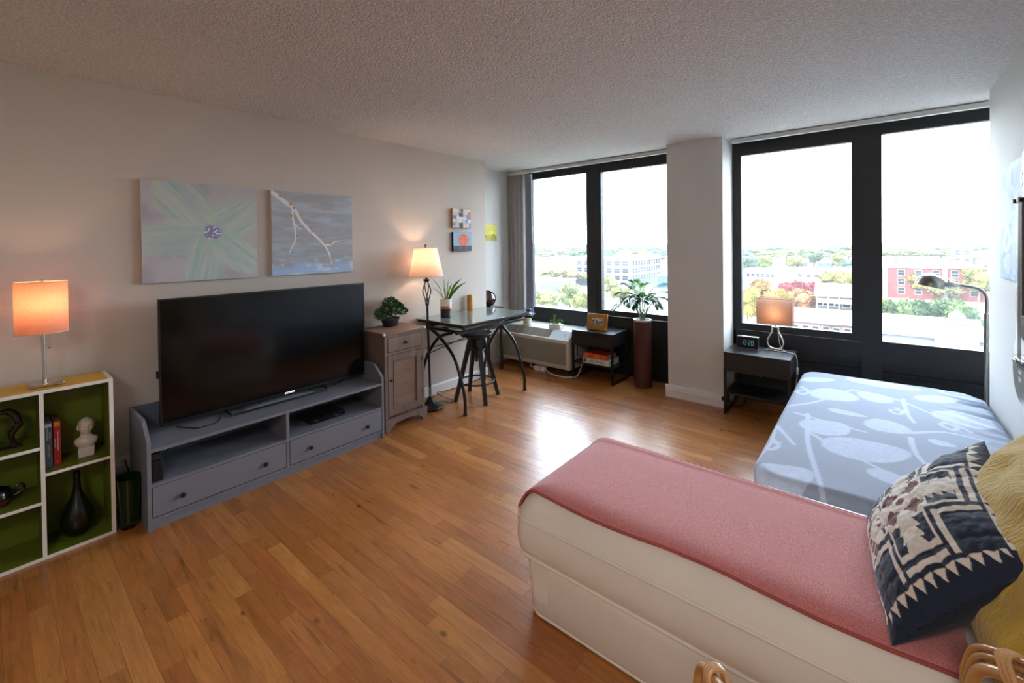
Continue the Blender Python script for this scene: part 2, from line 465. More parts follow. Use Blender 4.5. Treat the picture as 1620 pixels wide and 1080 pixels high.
# baseboards
def profile_board(name, M_):
    b = B(); b.prism([(0.0005, 0), (.016, 0), (.016, .085), (.012, .10), (.006, .105), (.0005, .105)], 'y', 0, 1, M=M_); return b
b = B(); b.prism([(.0005, 0.004), (.014, 0.004), (.014, .09), (.008, .105), (.0005, .105)], 'y', YB + .01, YL)
struct(b.build('baseboard_left', M_white, smooth=False))
bb = thing('baseboard_pier', '', '', (2.1, YC, 0)); del bb['label'], bb['category']; struct(bb)
B((2.1, YC, 0)).box(XC0 - .02, XC1 + .004, YC - .022, YC - .0005, 0, .062, bev=.002).build('lower_board', M_white, bb)
B((2.1, YC, 0)).box(XC0 - .022, XC1 + .004, YC - .032, YC - .0005, .063, .118, bev=.003).build('cable_duct', M_white, bb)
B((2.1, YC, 0)).box(XC0 - .03, XC0 - .0221, YC - .03, YC - .008, .078, .092).box(XC1 - .012, XC1 + .006, YC - .036, YC - .0321, .072, .108).split('end_clip', M_blackm, bb, smooth=False)

# ------------------------------------------------------------------ windows
def window_bay(name, X0, X1, fixed, sash, sash_first, o):
    """fixed pane beside an opening sash, in one black frame"""
    T = struct(bpy.data.objects.new(name, None)); COL.objects.link(T); T.location = o
    Y0, Y1 = 4.60, 4.70
    b = B(o)
    b.box(X0, X1, Y0, Y1, 2.37, H)                       # head
    lo, hi = min(fixed[0], sash[0]), max(fixed[1], sash[1])
    b.box(X0, lo - .055, Y0, Y1, .50, 2.37).box(hi + .055, X1, Y0, Y1, .50, 2.37)
    mid0, mid1 = (sash[1], fixed[0]) if sash_first else (fixed[1], sash[0])
    b.box(mid0 + (.06 if sash_first else 0.0), mid1 - (0 if sash_first else .065), Y0 - .012, Y1, .0, 2.37)
    b.box(X0, X1, Y0, Y1, .50, .655)
    b.box(fixed[0] - .05, fixed[1] + .05, Y0 + .004, Y1, .655, .675)
    b.build('frame', M_frame, T, smooth=False)
    b = B(o)
    for (a, c) in ((X0, mid0 + (.059 if sash_first else -.001)), (mid1 + (.001 if sash_first else -.064), X1)):
        b.box(a, c, Y0 + .012, Y1, .0, .43).box(a, c, Y0 + .004, Y1, .437, .50)
        b.box(a + .05, c - .05, Y0 + .004, Y0 + .012, .06, .40)
    b.build('lower_panel', M_panel, T, smooth=False)
    # glazing bead of the fixed pane
    def ring(x0, x1, z0, z1, wd, ya, yb, nm, m_):
        q = B(o)
        q.box(x0, x0 + wd, ya, yb, z0, z1).box(x1 - wd, x1, ya, yb, z0, z1)
        q.box(x0 + wd, x1 - wd, ya, yb, z0, z0 + wd).box(x0 + wd, x1 - wd, ya, yb, z1 - wd, z1)
        return q.build(nm, m_, T, smooth=False)
    ring(fixed[0] - .055, fixed[1] + .055, fixed[2] - .03, fixed[3] + .012, .0305, Y0 + .01, Y0 + .07, 'glazing_bead', M_frame)
    B(o).box(fixed[0] - .03, fixed[1] + .03, Y0 + .035, Y0 + .041, fixed[2] - .01, fixed[3] + .01).build('pane', M_glass, T, smooth=False)
    ring(sash[0] - .06, sash[1] + .06, sash[2] - .06, sash[3] + .052, .0605, Y0 - .006, Y0 + .06, 'sash', M_frame)
    B(o).box(sash[0] - .005, sash[1] + .005, Y0 + .025, Y0 + .031, sash[2] - .005, sash[3] + .005).build('pane', M_glass, T, smooth=False)
    for (sx_, z) in ((sash[0] - .035, 1.98), (sash[0] - .035, .86), (sash[1] + .035, 1.98), (sash[1] + .035, .86)):
        B(o).lathe([(0, 0), (.011, 0), (.011, .008), (0, .011)], c=(0, 0, 0), seg=10, M=Matrix.Translation((sx_, Y0 - .006, z)) @ Matrix.Rotation(R(90), 4, 'X')).build('sash_bolt', M_frame, T)
    cx = (sash[0] + sash[1]) / 2 - (.05)
    q = B(o).prism([(cx - .04, sash[2] - .045), (cx + .04, sash[2] - .045), (cx + .03, sash[2] - .033), (cx - .03, sash[2] - .033)], 'y', Y0 - .014, Y0 - .0061)
    q.box(cx - .008, cx + .008, Y0 - .024, Y0 - .014, sash[2] - .055, sash[2] - .035); q.build('handle', M_blackm, T, smooth=False)
    return T
window_bay('window_1', XL, XC0, (-.044, .76, .678, 2.365), (.95, 1.76, .722, 2.335), False, (.8, 4.6, 0))
window_bay('window_2', XC1, XR, (3.449, 4.25, .672, 2.362), (2.428, 3.257, .72, 2.318), True, (3.3, 4.6, 0))
struct(B().box(XL, XC0, 4.705, 4.9, -.014, .66).box(XC1, XR, 4.705, 4.9, -.014, .66).build('wall_window', M_panel, smooth=False))

# head rails of the vertical blinds
M_slat = mat('grey_blind_fabric', (158, 152, 147), .8, var=.16, vscale=14, stretch=(22, 22, .25))
M_slatl = translucent('pale_blind_fabric', (150, 152, 158), (175, 182, 195), .4, .06, 14, (20, 20, .3))
def rail(b, x0, x1):
    b.box(x0, x1, 4.395, 4.435, 2.398, 2.434, bev=.003)
    b.box(x0, x1, 4.4355, 4.47, 2.405, 2.43)
vb = thing('vertical_blind', 'grey vertical blind drawn to a stack at the far left of the left window', 'blind', (-.1, 4.415, 0))
b = B(vb.location); rail(b, XL + .002, XC0 - .002); b.build('head_rail', M_rail, vb, smooth=False)
for k in range(13):
    x = -.272 + k * .0255; a = R(62 + 6 * math.sin(k * 2.1)) if k < 11 else R(18)
    if k >= 11: x = .035 + (k - 11) * .012
    Mx = Matrix.Translation((x, 4.425 + .006 * math.sin(k * 1.7) - (k >= 11) * .02, 0)) @ Matrix.Rotation(a, 4, 'Z')
    b = B(vb.location); b.box(-.044, .044, -.0012, .0012, .60, 2.385, M=Mx); b.build('slat', M_slatl if k >= 11 else M_slat, vb, smooth=False)
b = B(vb.location); b.cyl((.088, 4.40, 1.55), (.086, 4.40, 2.36), .006, seg=8); b.build('wand', M_rail, vb)
b = B(vb.location); b.box(.07, .086, 4.392, 4.404, 2.345, 2.372).box(.0725, .0835, 4.39, 4.3925, 2.325, 2.345); b.build('cord_clip', M_white, vb, smooth=False)
vb2 = thing('blind_rail', 'bare white head rail of a vertical blind along the top of the right window', 'blind rail', (3.3, 4.415, 2.4))
b = B(vb2.location); rail(b, XC1 + .035, XR - .002); b.build('head_rail', M_rail, vb2, smooth=False)
b = B(vb2.location)
for x in (2.47, 3.27, 3.9): b.box(x, x + .03, 4.41, 4.46, 2.4345, 2.4399)
b.split('bracket', M_steel, vb2, smooth=False)
# ------------------------------------------------------------------ bookcase with the lamp and what stands in it
M_green = mat('green_laminate', (104, 116, 30), .42, var=.05, vscale=3)
M_yel = mat('yellow_green_laminate', (182, 152, 40), .4, var=.05, vscale=3)
M_edge = mat('white_edge_band', (226, 220, 210), .5)
BX0, BX1 = .075, .312
bc = thing('cubby_bookcase', 'low green and white cubby bookcase against the left wall, cut by the photo edge', 'bookcase', (.19, .16, 0))
O = bc.location
def panel(name, y0, y1, z0, z1, x0=BX0, x1=BX1, m1=M_green):
    p = B(O).box(x0, x1 - .002, y0, y1, z0, z1).build(name, m1, bc, smooth=False)
    B(O).box(x1 - .0019, x1, y0, y1, z0, z1).build('edge_band', M_edge, p, smooth=False)
    return p
M_whl = mat('white_laminate', (222, 214, 202), .45)
for (a, c, e0, e1) in ((.408, .4235, .4236, .425), (-.1205, -.105, -.122, -.1206)):
    p = panel('side_panel', a, c, 0, .8165)
    B(O).box(BX0, BX1, e0, e1, 0, .818).box(BX0, BX1 - .002, a, c, .8166, .818).build('outer_face', M_whl, p, smooth=False)
panel('top_panel', -.105, .408, .801, .818, m1=M_yel)
panel('bottom_panel', -.105, .408, 0.0, .016)
panel('divider', .160, .175, .016, .801)
panel('shelf', -.105, .160, .533, .548); panel('shelf', -.105, .160, .268, .283); panel('shelf', .175, .408, .400, .414)
B(O).box(BX0 - .006, BX0, -.105, .408, .016, .801).build('back_panel', M_green, bc, smooth=False)

M_burlap = translucent('burlap_shade', (206, 168, 150), (196, 134, 104), .45, .16, 260)
M_rim = mat('shade_rim', (215, 190, 150), .7)
M_bulb = mat('lit_bulb', (255, 200, 140), .5, emit=(255, 190, 130), estr=5)
def bulb_light(T, loc, energy, col, r=.025):
    l = bpy.data.lights.new('bulb_glow', 'POINT'); l.energy = energy; l.color = col; l.shadow_soft_size = r
    o = bpy.data.objects.new('bulb_glow', l); COL.objects.link(o); o.parent = T; o.location = Vector(loc) - T.location; return o
tl = thing('table_lamp', 'lit table lamp with oval burlap shade on chrome base, on the green bookcase', 'lamp', (.2, .193, .818))
O = tl.location
B(O).box(.142, .252, .133, .252, .8185, .834, bev=.003).build('base', M_chrome, tl)
B(O).cyl((.197, .187, .834), (.197, .185, 1.12), .008, seg=16).build('pole', M_chrome, tl)
b = B(O)
b.lathe([(.0935, 1.083), (.0935, 1.335)], c=(.2, .183, 0), seg=40, kx=.82, ky=1.0)
sh = b.build('lamp_shade', M_burlap, tl)
b = B(O)
for z in (1.083, 1.335):
    b.tube([(.2 + .0935 * .82 * math.cos(t), .183 + .0935 * math.sin(t), z) for t in [2 * math.pi * k / 40 for k in range(40)]], .0022, 6, closed=True)
b.split('rim', M_rim, sh)
B(O).tube([(.197 + .0935 * .82, .183, 1.325), (.197, .185, 1.318), (.197 - .0935 * .82, .183, 1.325)], .0018, 6).cyl((.197, .185, 1.12), (.197, .185, 1.33), .004, seg=8).lathe([(0, 1.335), (.006, 1.337), (.007, 1.343), (0, 1.349)], c=(.197, .185, 0), seg=10).build('harp', M_chrome, tl)
B(O).sph((.197, .185, 1.19), (.024, .024, .034), 14).build('bulb', M_bulb, tl)
b = B(O); b.cyl((.235, .205, 1.015), (.235, .205, 1.10), .0009, seg=6); b.sph((.235, .205, 1.01), .0075, 12); b.build('pull_chain', M_steel, tl)
bulb_light(tl, (.197, .185, 1.235), 2.3, (1.0, .60, .36))

# book spines: blocks with pages, cover, lettering
M_page = mat('book_pages', (150, 140, 125), .8, var=.1, vscale=3, stretch=(200, 1, 1))
M_letw = mat('pale_print', (205, 205, 205), .6)
def book_upright(label, y0, y1, z0, h, x0, x1, col, group, spine):
    T = thing('book', label, 'book', ((x0 + x1) / 2, (y0 + y1) / 2, z0), 0, group); O = T.location
    mc = mat('book_cover', col, .45, var=.06)
    b = B(O); b.box(x0, x1, y0, y0 + .003, z0, z0 + h).box(x0, x1, y1 - .003, y1, z0, z0 + h).box(x1, x1 + .003, y0, y1, z0, z0 + h, bev=.001)
    b.build('cover', mc, T, smooth=False)
    B(O).box(x0 + .004, x1, y0 + .003, y1 - .003, z0 + .003, z0 + h - .004).build('pages', M_page, T, smooth=False)
    for (t, s, yy, zz, mm) in spine:
        text(t, s, mm, T, frame_at(Vector((x1 + .0033, yy, zz)) - O, (0, 0, -1), (0, 1, 0)))
    return T
M_gold = mat('gold_print', (190, 170, 120), .5)
t1 = book_upright('thick grey hardback standing beside the white divider of the bookcase', .178, .205, .4145, .228, .09, .245, (70, 82, 92), 'books in the bookcase',
    [('MODERN READER', .008, .187, .585, M_letw), ('EDITION', .008, .196, .575, M_letw), ('NORTON', .013, .191, .50, M_gold)])
b = B(t1.location); b.box(.2481, .2488, .180, .203, .617, .633); b.build('spine_label', mat('label_lilac', (170, 175, 205), .5), t1, smooth=False)
t2 = book_upright('red hardback with orange cover standing next to the grey book in the bookcase', .209, .2335, .4145, .221, .09, .245, (150, 28, 26), 'books in the bookcase',
    [('Italian-Cuban Renaissance', .0095, .2245, .54, M_letw), ('STUDIES IN HISTORY', .005, .2145, .53, M_letw), ('1400', .006, .221, .437, M_gold)])
b = B(t2.location); b.box(.10, .246, .2336, .2341, .416, .634); b.build('cover_art', mat('flame_cover', (200, 110, 25), .4, var=.9, vscale=22), t2, smooth=False)
b = B(t2.location); b.box(.2481, .2487, .2105, .232, .612, .634); b.build('spine_label', mat('label_orange', (196, 110, 36), .5, var=.4, vscale=90), t2, smooth=False)

# white bust
bu = thing('bust', 'glazed white ceramic bust of a head on the bookcase shelf', 'bust', (.2, .33, .4145)); O = bu.location
M_cer = mat('glazed_ceramic', (212, 200, 190), .22, var=.05, coat=.4)
b = B((0, 0, 0))
# plinth and shoulders
b.prism([(-.029, 0), (.029, 0), (.031, .048), (-.031, .048)], 'x', -.024, .024)
for v in list(b.bm.verts): pass
def ell(b, c, r, seg=20, M=None): b.sph(c, r, seg, M)
prof = [(0, .045), (.030, .047), (.043, .064), (.047, .080), (.040, .093), (.024, .102), (.020, .118), (.019, .13)]
b.lathe(prof, seg=28, kx=.66, ky=1.0)
b.build('shoulders', M_cer, bu)
b = B()
q = bmesh.ops.create_uvsphere(b.bm, u_segments=72, v_segments=48, radius=1.0)
for v in q['verts']:
    x, y, z = v.co
    f = Vector((x * .036, y * .0305, z * .044))
    if x > 0:
        fz = z
        f.x += .012 * math.exp(-((y / .16) ** 2) - ((fz + .12) / .24) ** 2)            # nose
        f.x -= .011 * (math.exp(-(((abs(y) - .36) / .16) ** 2) - ((fz - .08) / .11) ** 2))  # eye sockets
        f.x += .005 * math.exp(-((y / .6) ** 2) - ((fz - .26) / .10) ** 2)               # brow
        f.x += .0035 * math.exp(-((y / .25) ** 2) - ((fz + .50) / .08) ** 2) - .002 * math.exp(-((y / .3) ** 2) - ((fz + .56) / .03) ** 2)
        f.x += .005 * math.exp(-((y / .3) ** 2) - ((fz + .82) / .14) ** 2)               # chin
    if z < -.2: f.y *= 1 - .28 * min(1, (-z - .2))
    hl_ = .36 + .10 * math.cos(abs(y) * 3.0)
    if z > hl_ or x < -.25:                                                              # cropped hair
        k = 1.085 + .035 * math.sin(29 * y + 9 * z) * math.sin(25 * z + 11 * x); f *= k
    v.co = f + Vector((.004, 0, .152))
for sy in (-1, 1): b.sph((-.002, sy * .0315, .150), (.007, .004, .012), 10)
hd = b.build('head', M_cer, bu); hd.rotation_euler = (0, 0, R(6))
bu.rotation_euler = (0, 0, R(-6))

# bottle vase
M_dkg = mat('dark_green_glass', (18, 24, 9), .12, coat=.15, spec=.4, var=.2, vscale=5)
va = thing('bottle_vase', 'dark green glass bottle vase with long neck in the lower right cubby', 'vase', (.2, .292, .0165))
b = B()
prof = [(0, 0), (.030, 0), (.045, .012), (.060, .045), (.0655, .085), (.062, .12), (.046, .16), (.026, .20), (.0165, .235), (.0135, .28), (.0128, .325), (.0105, .325), (.011, .28), (.013, .24), (0, .22)]
b.lathe(prof, seg=40); b.build('body', M_dkg, va)
B().lathe([(.0108, .322), (.0138, .3225), (.0138, .326), (.0108, .326), (.0108, .322)], seg=24).build('lip', M_dkg, va)

# bending figure (statuette)
st = thing('statuette', 'dark carved statuette of a figure bending over, top left cubby of the bookcase', 'statuette', (.2, .05, .5485)); O = st.location
M_carv = mat('dark_carved_wood', (38, 24, 20), .38, var=.25, vscale=30)
b = B(O); b.box(.18, .222, -.05, .108, .5487, .556, bev=.003); b.build('base', M_carv, st)
def skin(name, verts, edges, radii, material, parent, O=(0, 0, 0), sub=2):
    me = bpy.data.meshes.new(name); me.from_pydata([tuple(Vector(v) - Vector(O)) for v in verts], edges, [])
    o = bpy.data.objects.new(name, me); COL.objects.link(o)
    md = o.modifiers.new('s', 'SKIN'); md.use_smooth_shade = True
    for i, r in enumerate(radii): me.skin_vertices[0].data[i].radius = (r, r)
    me.skin_vertices[0].data[0].use_root = True
    s2 = o.modifiers.new('u', 'SUBSURF'); s2.levels = sub; s2.render_levels = sub
    dg = bpy.context.evaluated_depsgraph_get()
    m2 = bpy.data.meshes.new_from_object(o.evaluated_get(dg)); bpy.data.objects.remove(o)
    m2.materials.clear(); m2.materials.append(material); m2.polygons.foreach_set('use_smooth', [True] * len(m2.polygons))
    return link(name, m2, parent)
V = [(.2, .100, .668), (.2, .088, .700), (.2, .062, .728), (.2, .032, .733), (.2, .012, .722), (.2, -.006, .712), (.2, -.022, .702),
     (.192, .098, .655), (.192, .070, .612), (.192, .078, .570), (.192, .082, .558), (.192, .060, .558),
     (.209, .100, .655), (.209, .072, .612), (.209, .080, .570), (.209, .092, .558), (.209, .070, .558),
     (.189, .030, .720), (.188, .028, .66), (.189, .005, .605), (.19, -.01, .575), (.212, .030, .720), (.213, .024, .66), (.212, .0, .605), (.211, -.015, .575)]
Ed = [(0, 1), (1, 2), (2, 3), (3, 4), (4, 5), (5, 6), (0, 7), (7, 8), (8, 9), (9, 10), (10, 11), (0, 12), (12, 13), (13, 14), (14, 15), (15, 16),
      (3, 17), (17, 18), (18, 19), (19, 20), (3, 21), (21, 22), (22, 23), (23, 24)]
rad = [q * 1.4 for q in (.013, .012, .012, .011, .006, .012, .009, .010, .008, .006, .005, .004, .010, .008, .006, .005, .004, .006, .005, .004, .004, .006, .005, .004, .004)]
skin('figure', V, Ed, rad, M_carv, st, O)

# black and red handled cup
cu = thing('handled_bowl', 'glossy black and red earthenware bowl with loop handle in the middle left cubby', 'bowl', (.2, .02, .2835)); O = cu.location
M_gb = mat('black_glaze', (14, 13, 14), .2, coat=.5); M_rb = mat('red_clay', (92, 28, 20), .4, var=.2)
B().lathe([(0, 0), (.036, 0), (.046, .012), (.053, .028), (.054, .034)], seg=30).build('lower_body', M_rb, cu)
B().lathe([(.054, .0341), (.056, .05), (.052, .068), (.046, .078), (.043, .078), (.048, .066), (.050, .04), (0, .03)], seg=30).build('upper_body', M_gb, cu)
B().tube(spline([(0, .050, .064), (0, .070, .078), (0, .088, .072), (0, .087, .05), (0, .066, .036), (0, .052, .034)], 5), .0055, 8).build('handle', M_gb, cu)

# tall glass vase between bookcase and stand
gv = thing('tall_glass_vase', 'tall green glass vase with thick clear base on the floor beside the bookcase', 'vase', (.30, .478, 0))
M_cl = mat('clear_glass', (235, 240, 235), .03, trans=1.0, ior=1.45)
M_gg = mat('deep_green_glass', (10, 34, 10), .14, coat=.1, spec=.4)
B().lathe([(0, .0005), (.036, .0005), (.040, .006), (.0425, .03), (.0425, .034), (0, .0345)], seg=32, kx=1.1, ky=.95).build('clear_base', M_cl, gv)
B().lathe([(0, .0346), (.0422, .0346), (.0435, .062), (.054, .268), (.055, .272), (.052, .272), (.042, .068), (0, .05)], seg=32, kx=1.1, ky=.95).build('body_glass', M_gg, gv)

# wall outlet with two plugs and cords
ou = thing('wall_outlet', 'white double wall outlet low on the wall behind the tall glass vase', 'outlet', (.001, .49, .205)); O = ou.location
B(O).box(.0005, .007, .455, .54, .195, .285, bev=.002).build('cover_plate', M_white, ou)
for z in (.222, .258): B(O).box(.0071, .0085, .492, .522, z - .014, z + .014, bev=.0006).build('socket', M_edge, ou)
for z in (.222, .258): B(O).box(.0086, .0089, .500, .502, z - .004, z + .005).box(.0086, .0089, .511, .513, z - .004, z + .005).split('slot', M_blackm, ou, smooth=False)
B(O).box(.0086, .03, .462, .485, .213, .24, bev=.003).build('plug', M_edge, ou)
cd = B().tube(spline([(.03, .474, .226), (.06, .46, .25), (.066, .435, .23), (.05, .43, .05), (.02, .41, .01)], 6), .003, 6).build('white_lamp_cord', M_cablew)
tag(cd, 'pale lamp cord running from the outlet down behind the bookcase', 'cord')
cd = B().tube(spline([(.012, .51, .258), (.05, .505, .27), (.06, .515, .225), (.04, .528, .19), (.015, .60, .12)], 6), .003, 6).build('black_power_cord', M_blackm)
tag(cd, 'black power cord running from the outlet behind the grey stand', 'cord')

# ------------------------------------------------------------------ television stand
M_stand = mat('blue_grey_lacquer', (117, 119, 128), .45, var=.03, vscale=4)
M_standi = mat('blue_grey_back', (96, 108, 122), .5)
M_kn = mat('dark_pewter_knob', (52, 52, 56), .35, metal=.6)
SX0, SX1, SY0, SY1 = .03, .452, .530, 1.972
ts = thing('tv_stand', 'long blue-grey lacquered television stand with drawers along the left wall', 'stand', (.24, 1.25, 0)); O = ts.location
sidep = [(SX0, 0), (SX1, 0), (SX1, .475), (SX1 - .10, .557), (SX1 - .13, .565), (SX0, .565)]
B(O).prism(sidep, 'y', SY0, SY0 + .018).build('side_panel', M_stand, ts, smooth=False)
B(O).prism(sidep, 'y', SY1 - .018, SY1).build('side_panel', M_stand, ts, smooth=False)
yi0, yi1, ym = SY0 + .018, SY1 - .018, 1.247
B(O).box(SX0 + .02, SX1 - .003, yi0, yi1, .412, .430).build('top_panel', M_stand, ts, smooth=False)
B(O).box(SX0 + .02, SX1 - .003, yi0, ym - .009, .228, .244).build('shelf', M_stand, ts, smooth=False)
B(O).box(SX0 + .02, SX1 - .003, ym + .009, yi1, .228, .244).build('shelf', M_stand, ts, smooth=False)
B(O).box(SX0 + .02, SX1 - .003, yi0, yi1, .046, .062).build('bottom_panel', M_stand, ts, smooth=False)
B(O).box(SX0 + .02, SX1 - .003, ym - .009, ym + .009, .062, .412).build('divider', M_stand, ts, smooth=False)
B(O).box(SX0, SX0 + .015, yi0, yi1, .02, .565).build('back_panel', M_standi, ts, smooth=False)
B(O).box(SX1 - .03, SX1 - .012, yi0, yi1, 0, .046).build('plinth', M_stand, ts, smooth=False)
for (a, c, ks) in ((yi0, ym - .009, (.68, 1.105)), (ym + .009, yi1, (1.39, 1.82))):
    B(O).box(SX1 - .35, SX1 - .021, a + .004, c - .004, .066, .222).build('drawer_box', M_blackm, ts, smooth=False)
    d = B(O).box(SX1 - .020, SX1 - .002, a + .004, c - .004, .067, .2245, bev=.0015).build('drawer_front', M_stand, ts, smooth=False)
    for ky_ in ks:
        b = B(O); knob_mesh(b, (SX1 - .002, ky_, .138), (1, 0, 0), .0145, .024); b.build('knob', M_kn, d)
# television
tv = thing('television', 'large black flat screen television on the grey stand', 'television', (.2, 1.30, .431)); O = tv.location
M_bez = mat('black_bezel', (26, 26, 28), .3, coat=.3)
M_scr = mat('dark_glossy_screen', (5, 5, 6), .13, spec=.5)
TY0, TY1, TZ0, TZ1, TX = .637, 1.962, .462, 1.200, .215
b = B(O)
b.box(TX - .022, TX, TY0, TY0 + .010, TZ0, TZ1).box(TX - .022, TX, TY1 - .010, TY1, TZ0, TZ1)
b.box(TX - .022, TX, TY0 + .01, TY1 - .01, TZ1 - .010, TZ1).box(TX - .022, TX, TY0 + .01, TY1 - .01, TZ0, TZ0 + .016)
b.build('bezel', M_bez, tv, smooth=False)
B(O).box(TX - .012, TX - .004, TY0 + .01, TY1 - .01, TZ0 + .016, TZ1 - .010).build('screen', M_scr, tv, smooth=False)
B(O).box(TX - .045, TX - .0221, TY0 + .03, TY1 - .03, TZ0 + .05, TZ1 - .03, bev=.008).box(.13, .17, .95, 1.65, .50, .90, bev=.01).build('back_cover', M_blackm, tv)
b = B(O)
loop = [(.09, .985, .437), (.262, .985, .437)] + [(.262 + .012 * math.sin(t), .985 + .012 - .012 * math.cos(t), .437) for t in (R(45), R(90))]
loop = spline([(.10, .99, .438), (.20, .985, .438), (.262, .987, .438), (.274, 1.0, .438), (.275, 1.1, .438)], 4) + spline([(.275, 1.5, .438), (.274, 1.60, .438), (.262, 1.616, .438), (.20, 1.625, .438), (.11, 1.64, .438)], 4)
b.tube(loop, .0065, 8); b.build('foot_loop', M_bez, tv)
B(O).prism([(1.06, .4315), (1.53, .4315), (1.51, .440), (1.40, .446), (1.20, .446), (1.08, .440)], 'x', .10, .235).build('foot_bar', mat('pale_steel_foot', (170, 180, 186), .3, metal=.7), tv, smooth=False)
B(O).box(.165, .19, 1.18, 1.42, .445, .52).build('neck', M_blackm, tv, smooth=False)
M_logo = mat('lit_white_logo', (255, 255, 255), .4, emit=(255, 255, 255), estr=1.2)
text('SONY', .017, M_logo, tv, frame_at(Vector((TX + .0004, 1.365, TZ0 + .0082)) - O, (0, 1, 0), (0, 0, 1)), 'logo', sx=1.5)
B(O).box(TX - .03, TX - .004, TY0 - .010, TY0 - .0005, .74, .785, bev=.004).build('side_knob', M_blackm, tv)
# router and player in the stand
ro = thing('router_box', 'black upright router box in the left open bay of the grey stand', 'router', (.39, .58, .2445)); O = ro.location
B(O).box(.30, .43, .553, .603, .2447, .355, bev=.003).build('body', M_black, ro)
b = B(O)
for k in range(5): b.box(.4301, .4318, .559 + k * .008, .564 + k * .008, .255, .345)
b.build('front_grille', M_blackm, ro, smooth=False)
B(O).prism([(.31, .3551), (.41, .3551), (.40, .385), (.33, .395)], 'y', .556, .60).build('top_hood', M_black, ro, smooth=False)
cb = B().tube(spline([(.36, .60, .38), (.34, .63, .385), (.28, .66, .395), (.16, .68, .40), (.055, .70, .40)], 6), .004, 6).build('black_cable', M_blackm); tag(cb, 'black cable rising from the router box to the back of the stand', 'cable', 'router cables')
cb = B().tube(spline([(.37, .602, .345), (.345, .64, .365), (.28, .67, .385), (.16, .70, .39), (.055, .72, .395)], 6), .004, 6).build('black_cable', M_blackm); tag(cb, 'black cable rising from the router box to the back of the stand', 'cable', 'router cables')
dv = thing('disc_player', 'slim black disc player in the right open bay of the grey stand', 'player', (.25, 1.57, .2445)); O = dv.location
B(O).box(.135, .355, 1.44, 1.70, .247, .280, bev=.002).build('case', M_black, dv)
B(O).box(.3551, .3575, 1.442, 1.698, .249, .278).build('front_panel', mat('gloss_front', (10, 10, 11), .12), dv, smooth=False)
b = B(O)
for k in range(6): b.box(.3576, .3582, 1.61 + k * .011, 1.616 + k * .011, .257, .261)
b.box(.3576, .3582, 1.47, 1.50, .262, .265); b.split('button', M_steel, dv, smooth=False)
B(O).box(.15, .17, 1.45, 1.47, .2445, .2469).box(.33, .345, 1.45, 1.47, .2445, .2469).box(.15, .17, 1.67, 1.69, .2445, .2469).box(.33, .345, 1.67, 1.69, .2445, .2469).split('foot', M_blackm, dv, smooth=False)
cb = B().tube(spline([(.19, .95, .4345), (.30, .90, .4335), (.32, .80, .4335), (.27, .76, .4335), (.19, .72, .4335)], 6), .0028, 6).build('thin_black_cord', M_blackm); tag(cb, 'thin black cord lying on the stand top under the left end of the television', 'cord')
cb = B().tube(spline([(.16, 1.62, .4345), (.20, 1.70, .4335), (.16, 1.78, .4335), (.10, 1.84, .4335)], 6), .0028, 6).build('thin_black_cord', M_blackm); tag(cb, 'thin black cord lying on the stand top under the right end of the television', 'cord')
rm = B(); rm.box(.18, .21, 1.86, 1.93, .4302, .441, bev=.004); tag(rm.build('small_silver_receiver', M_steel), 'small silver receiver lying on the stand under the television right corner', 'receiver')

# ------------------------------------------------------------------ paintings on the left wall
M_cpaint = mat('oil_paint', (200, 200, 200), .6, attr='paint', bump=.10, bscale=120)
M_canv = mat('canvas_edge', (205, 195, 182), .8)
def canvas(name, label, x0, y0, y1, z0, z1, th, f, n=150, edge=None, wall='left', group=None):
    T = thing(name, label, 'painting', (x0, (y0 + y1) / 2, z0), 0, group); O = T.location
    s = 1 if wall == 'left' else -1
    B(O).box(min(x0, x0 + s * th), max(x0, x0 + s * th), y0, y1, z0, z1, bev=.0015).build('canvas', edge or M_canv, T, smooth=False)
    nz = max(20, int(n * (z1 - z0) / (y1 - y0)))
    U, Vv = np.meshgrid(np.linspace(0, 1, n), np.linspace(0, 1, nz), indexing='ij')
    P = np.stack([np.full_like(U, x0 + s * (th + .0006) - O.x), (y0 + .001 + U * (y1 - y0 - .002)) - O.y, (z0 + .001 + Vv * (z1 - z0 - .002)) - O.z], -1)
    if s < 0: P[..., 1] = -P[..., 1] if False else P[..., 1]
    me = gridmesh('painted_face', P, M_cpaint, smooth=False)
    paint(me, linarr(f(U, 1 - Vv)).reshape(-1, 3)); link('painted_face', me, T); return T
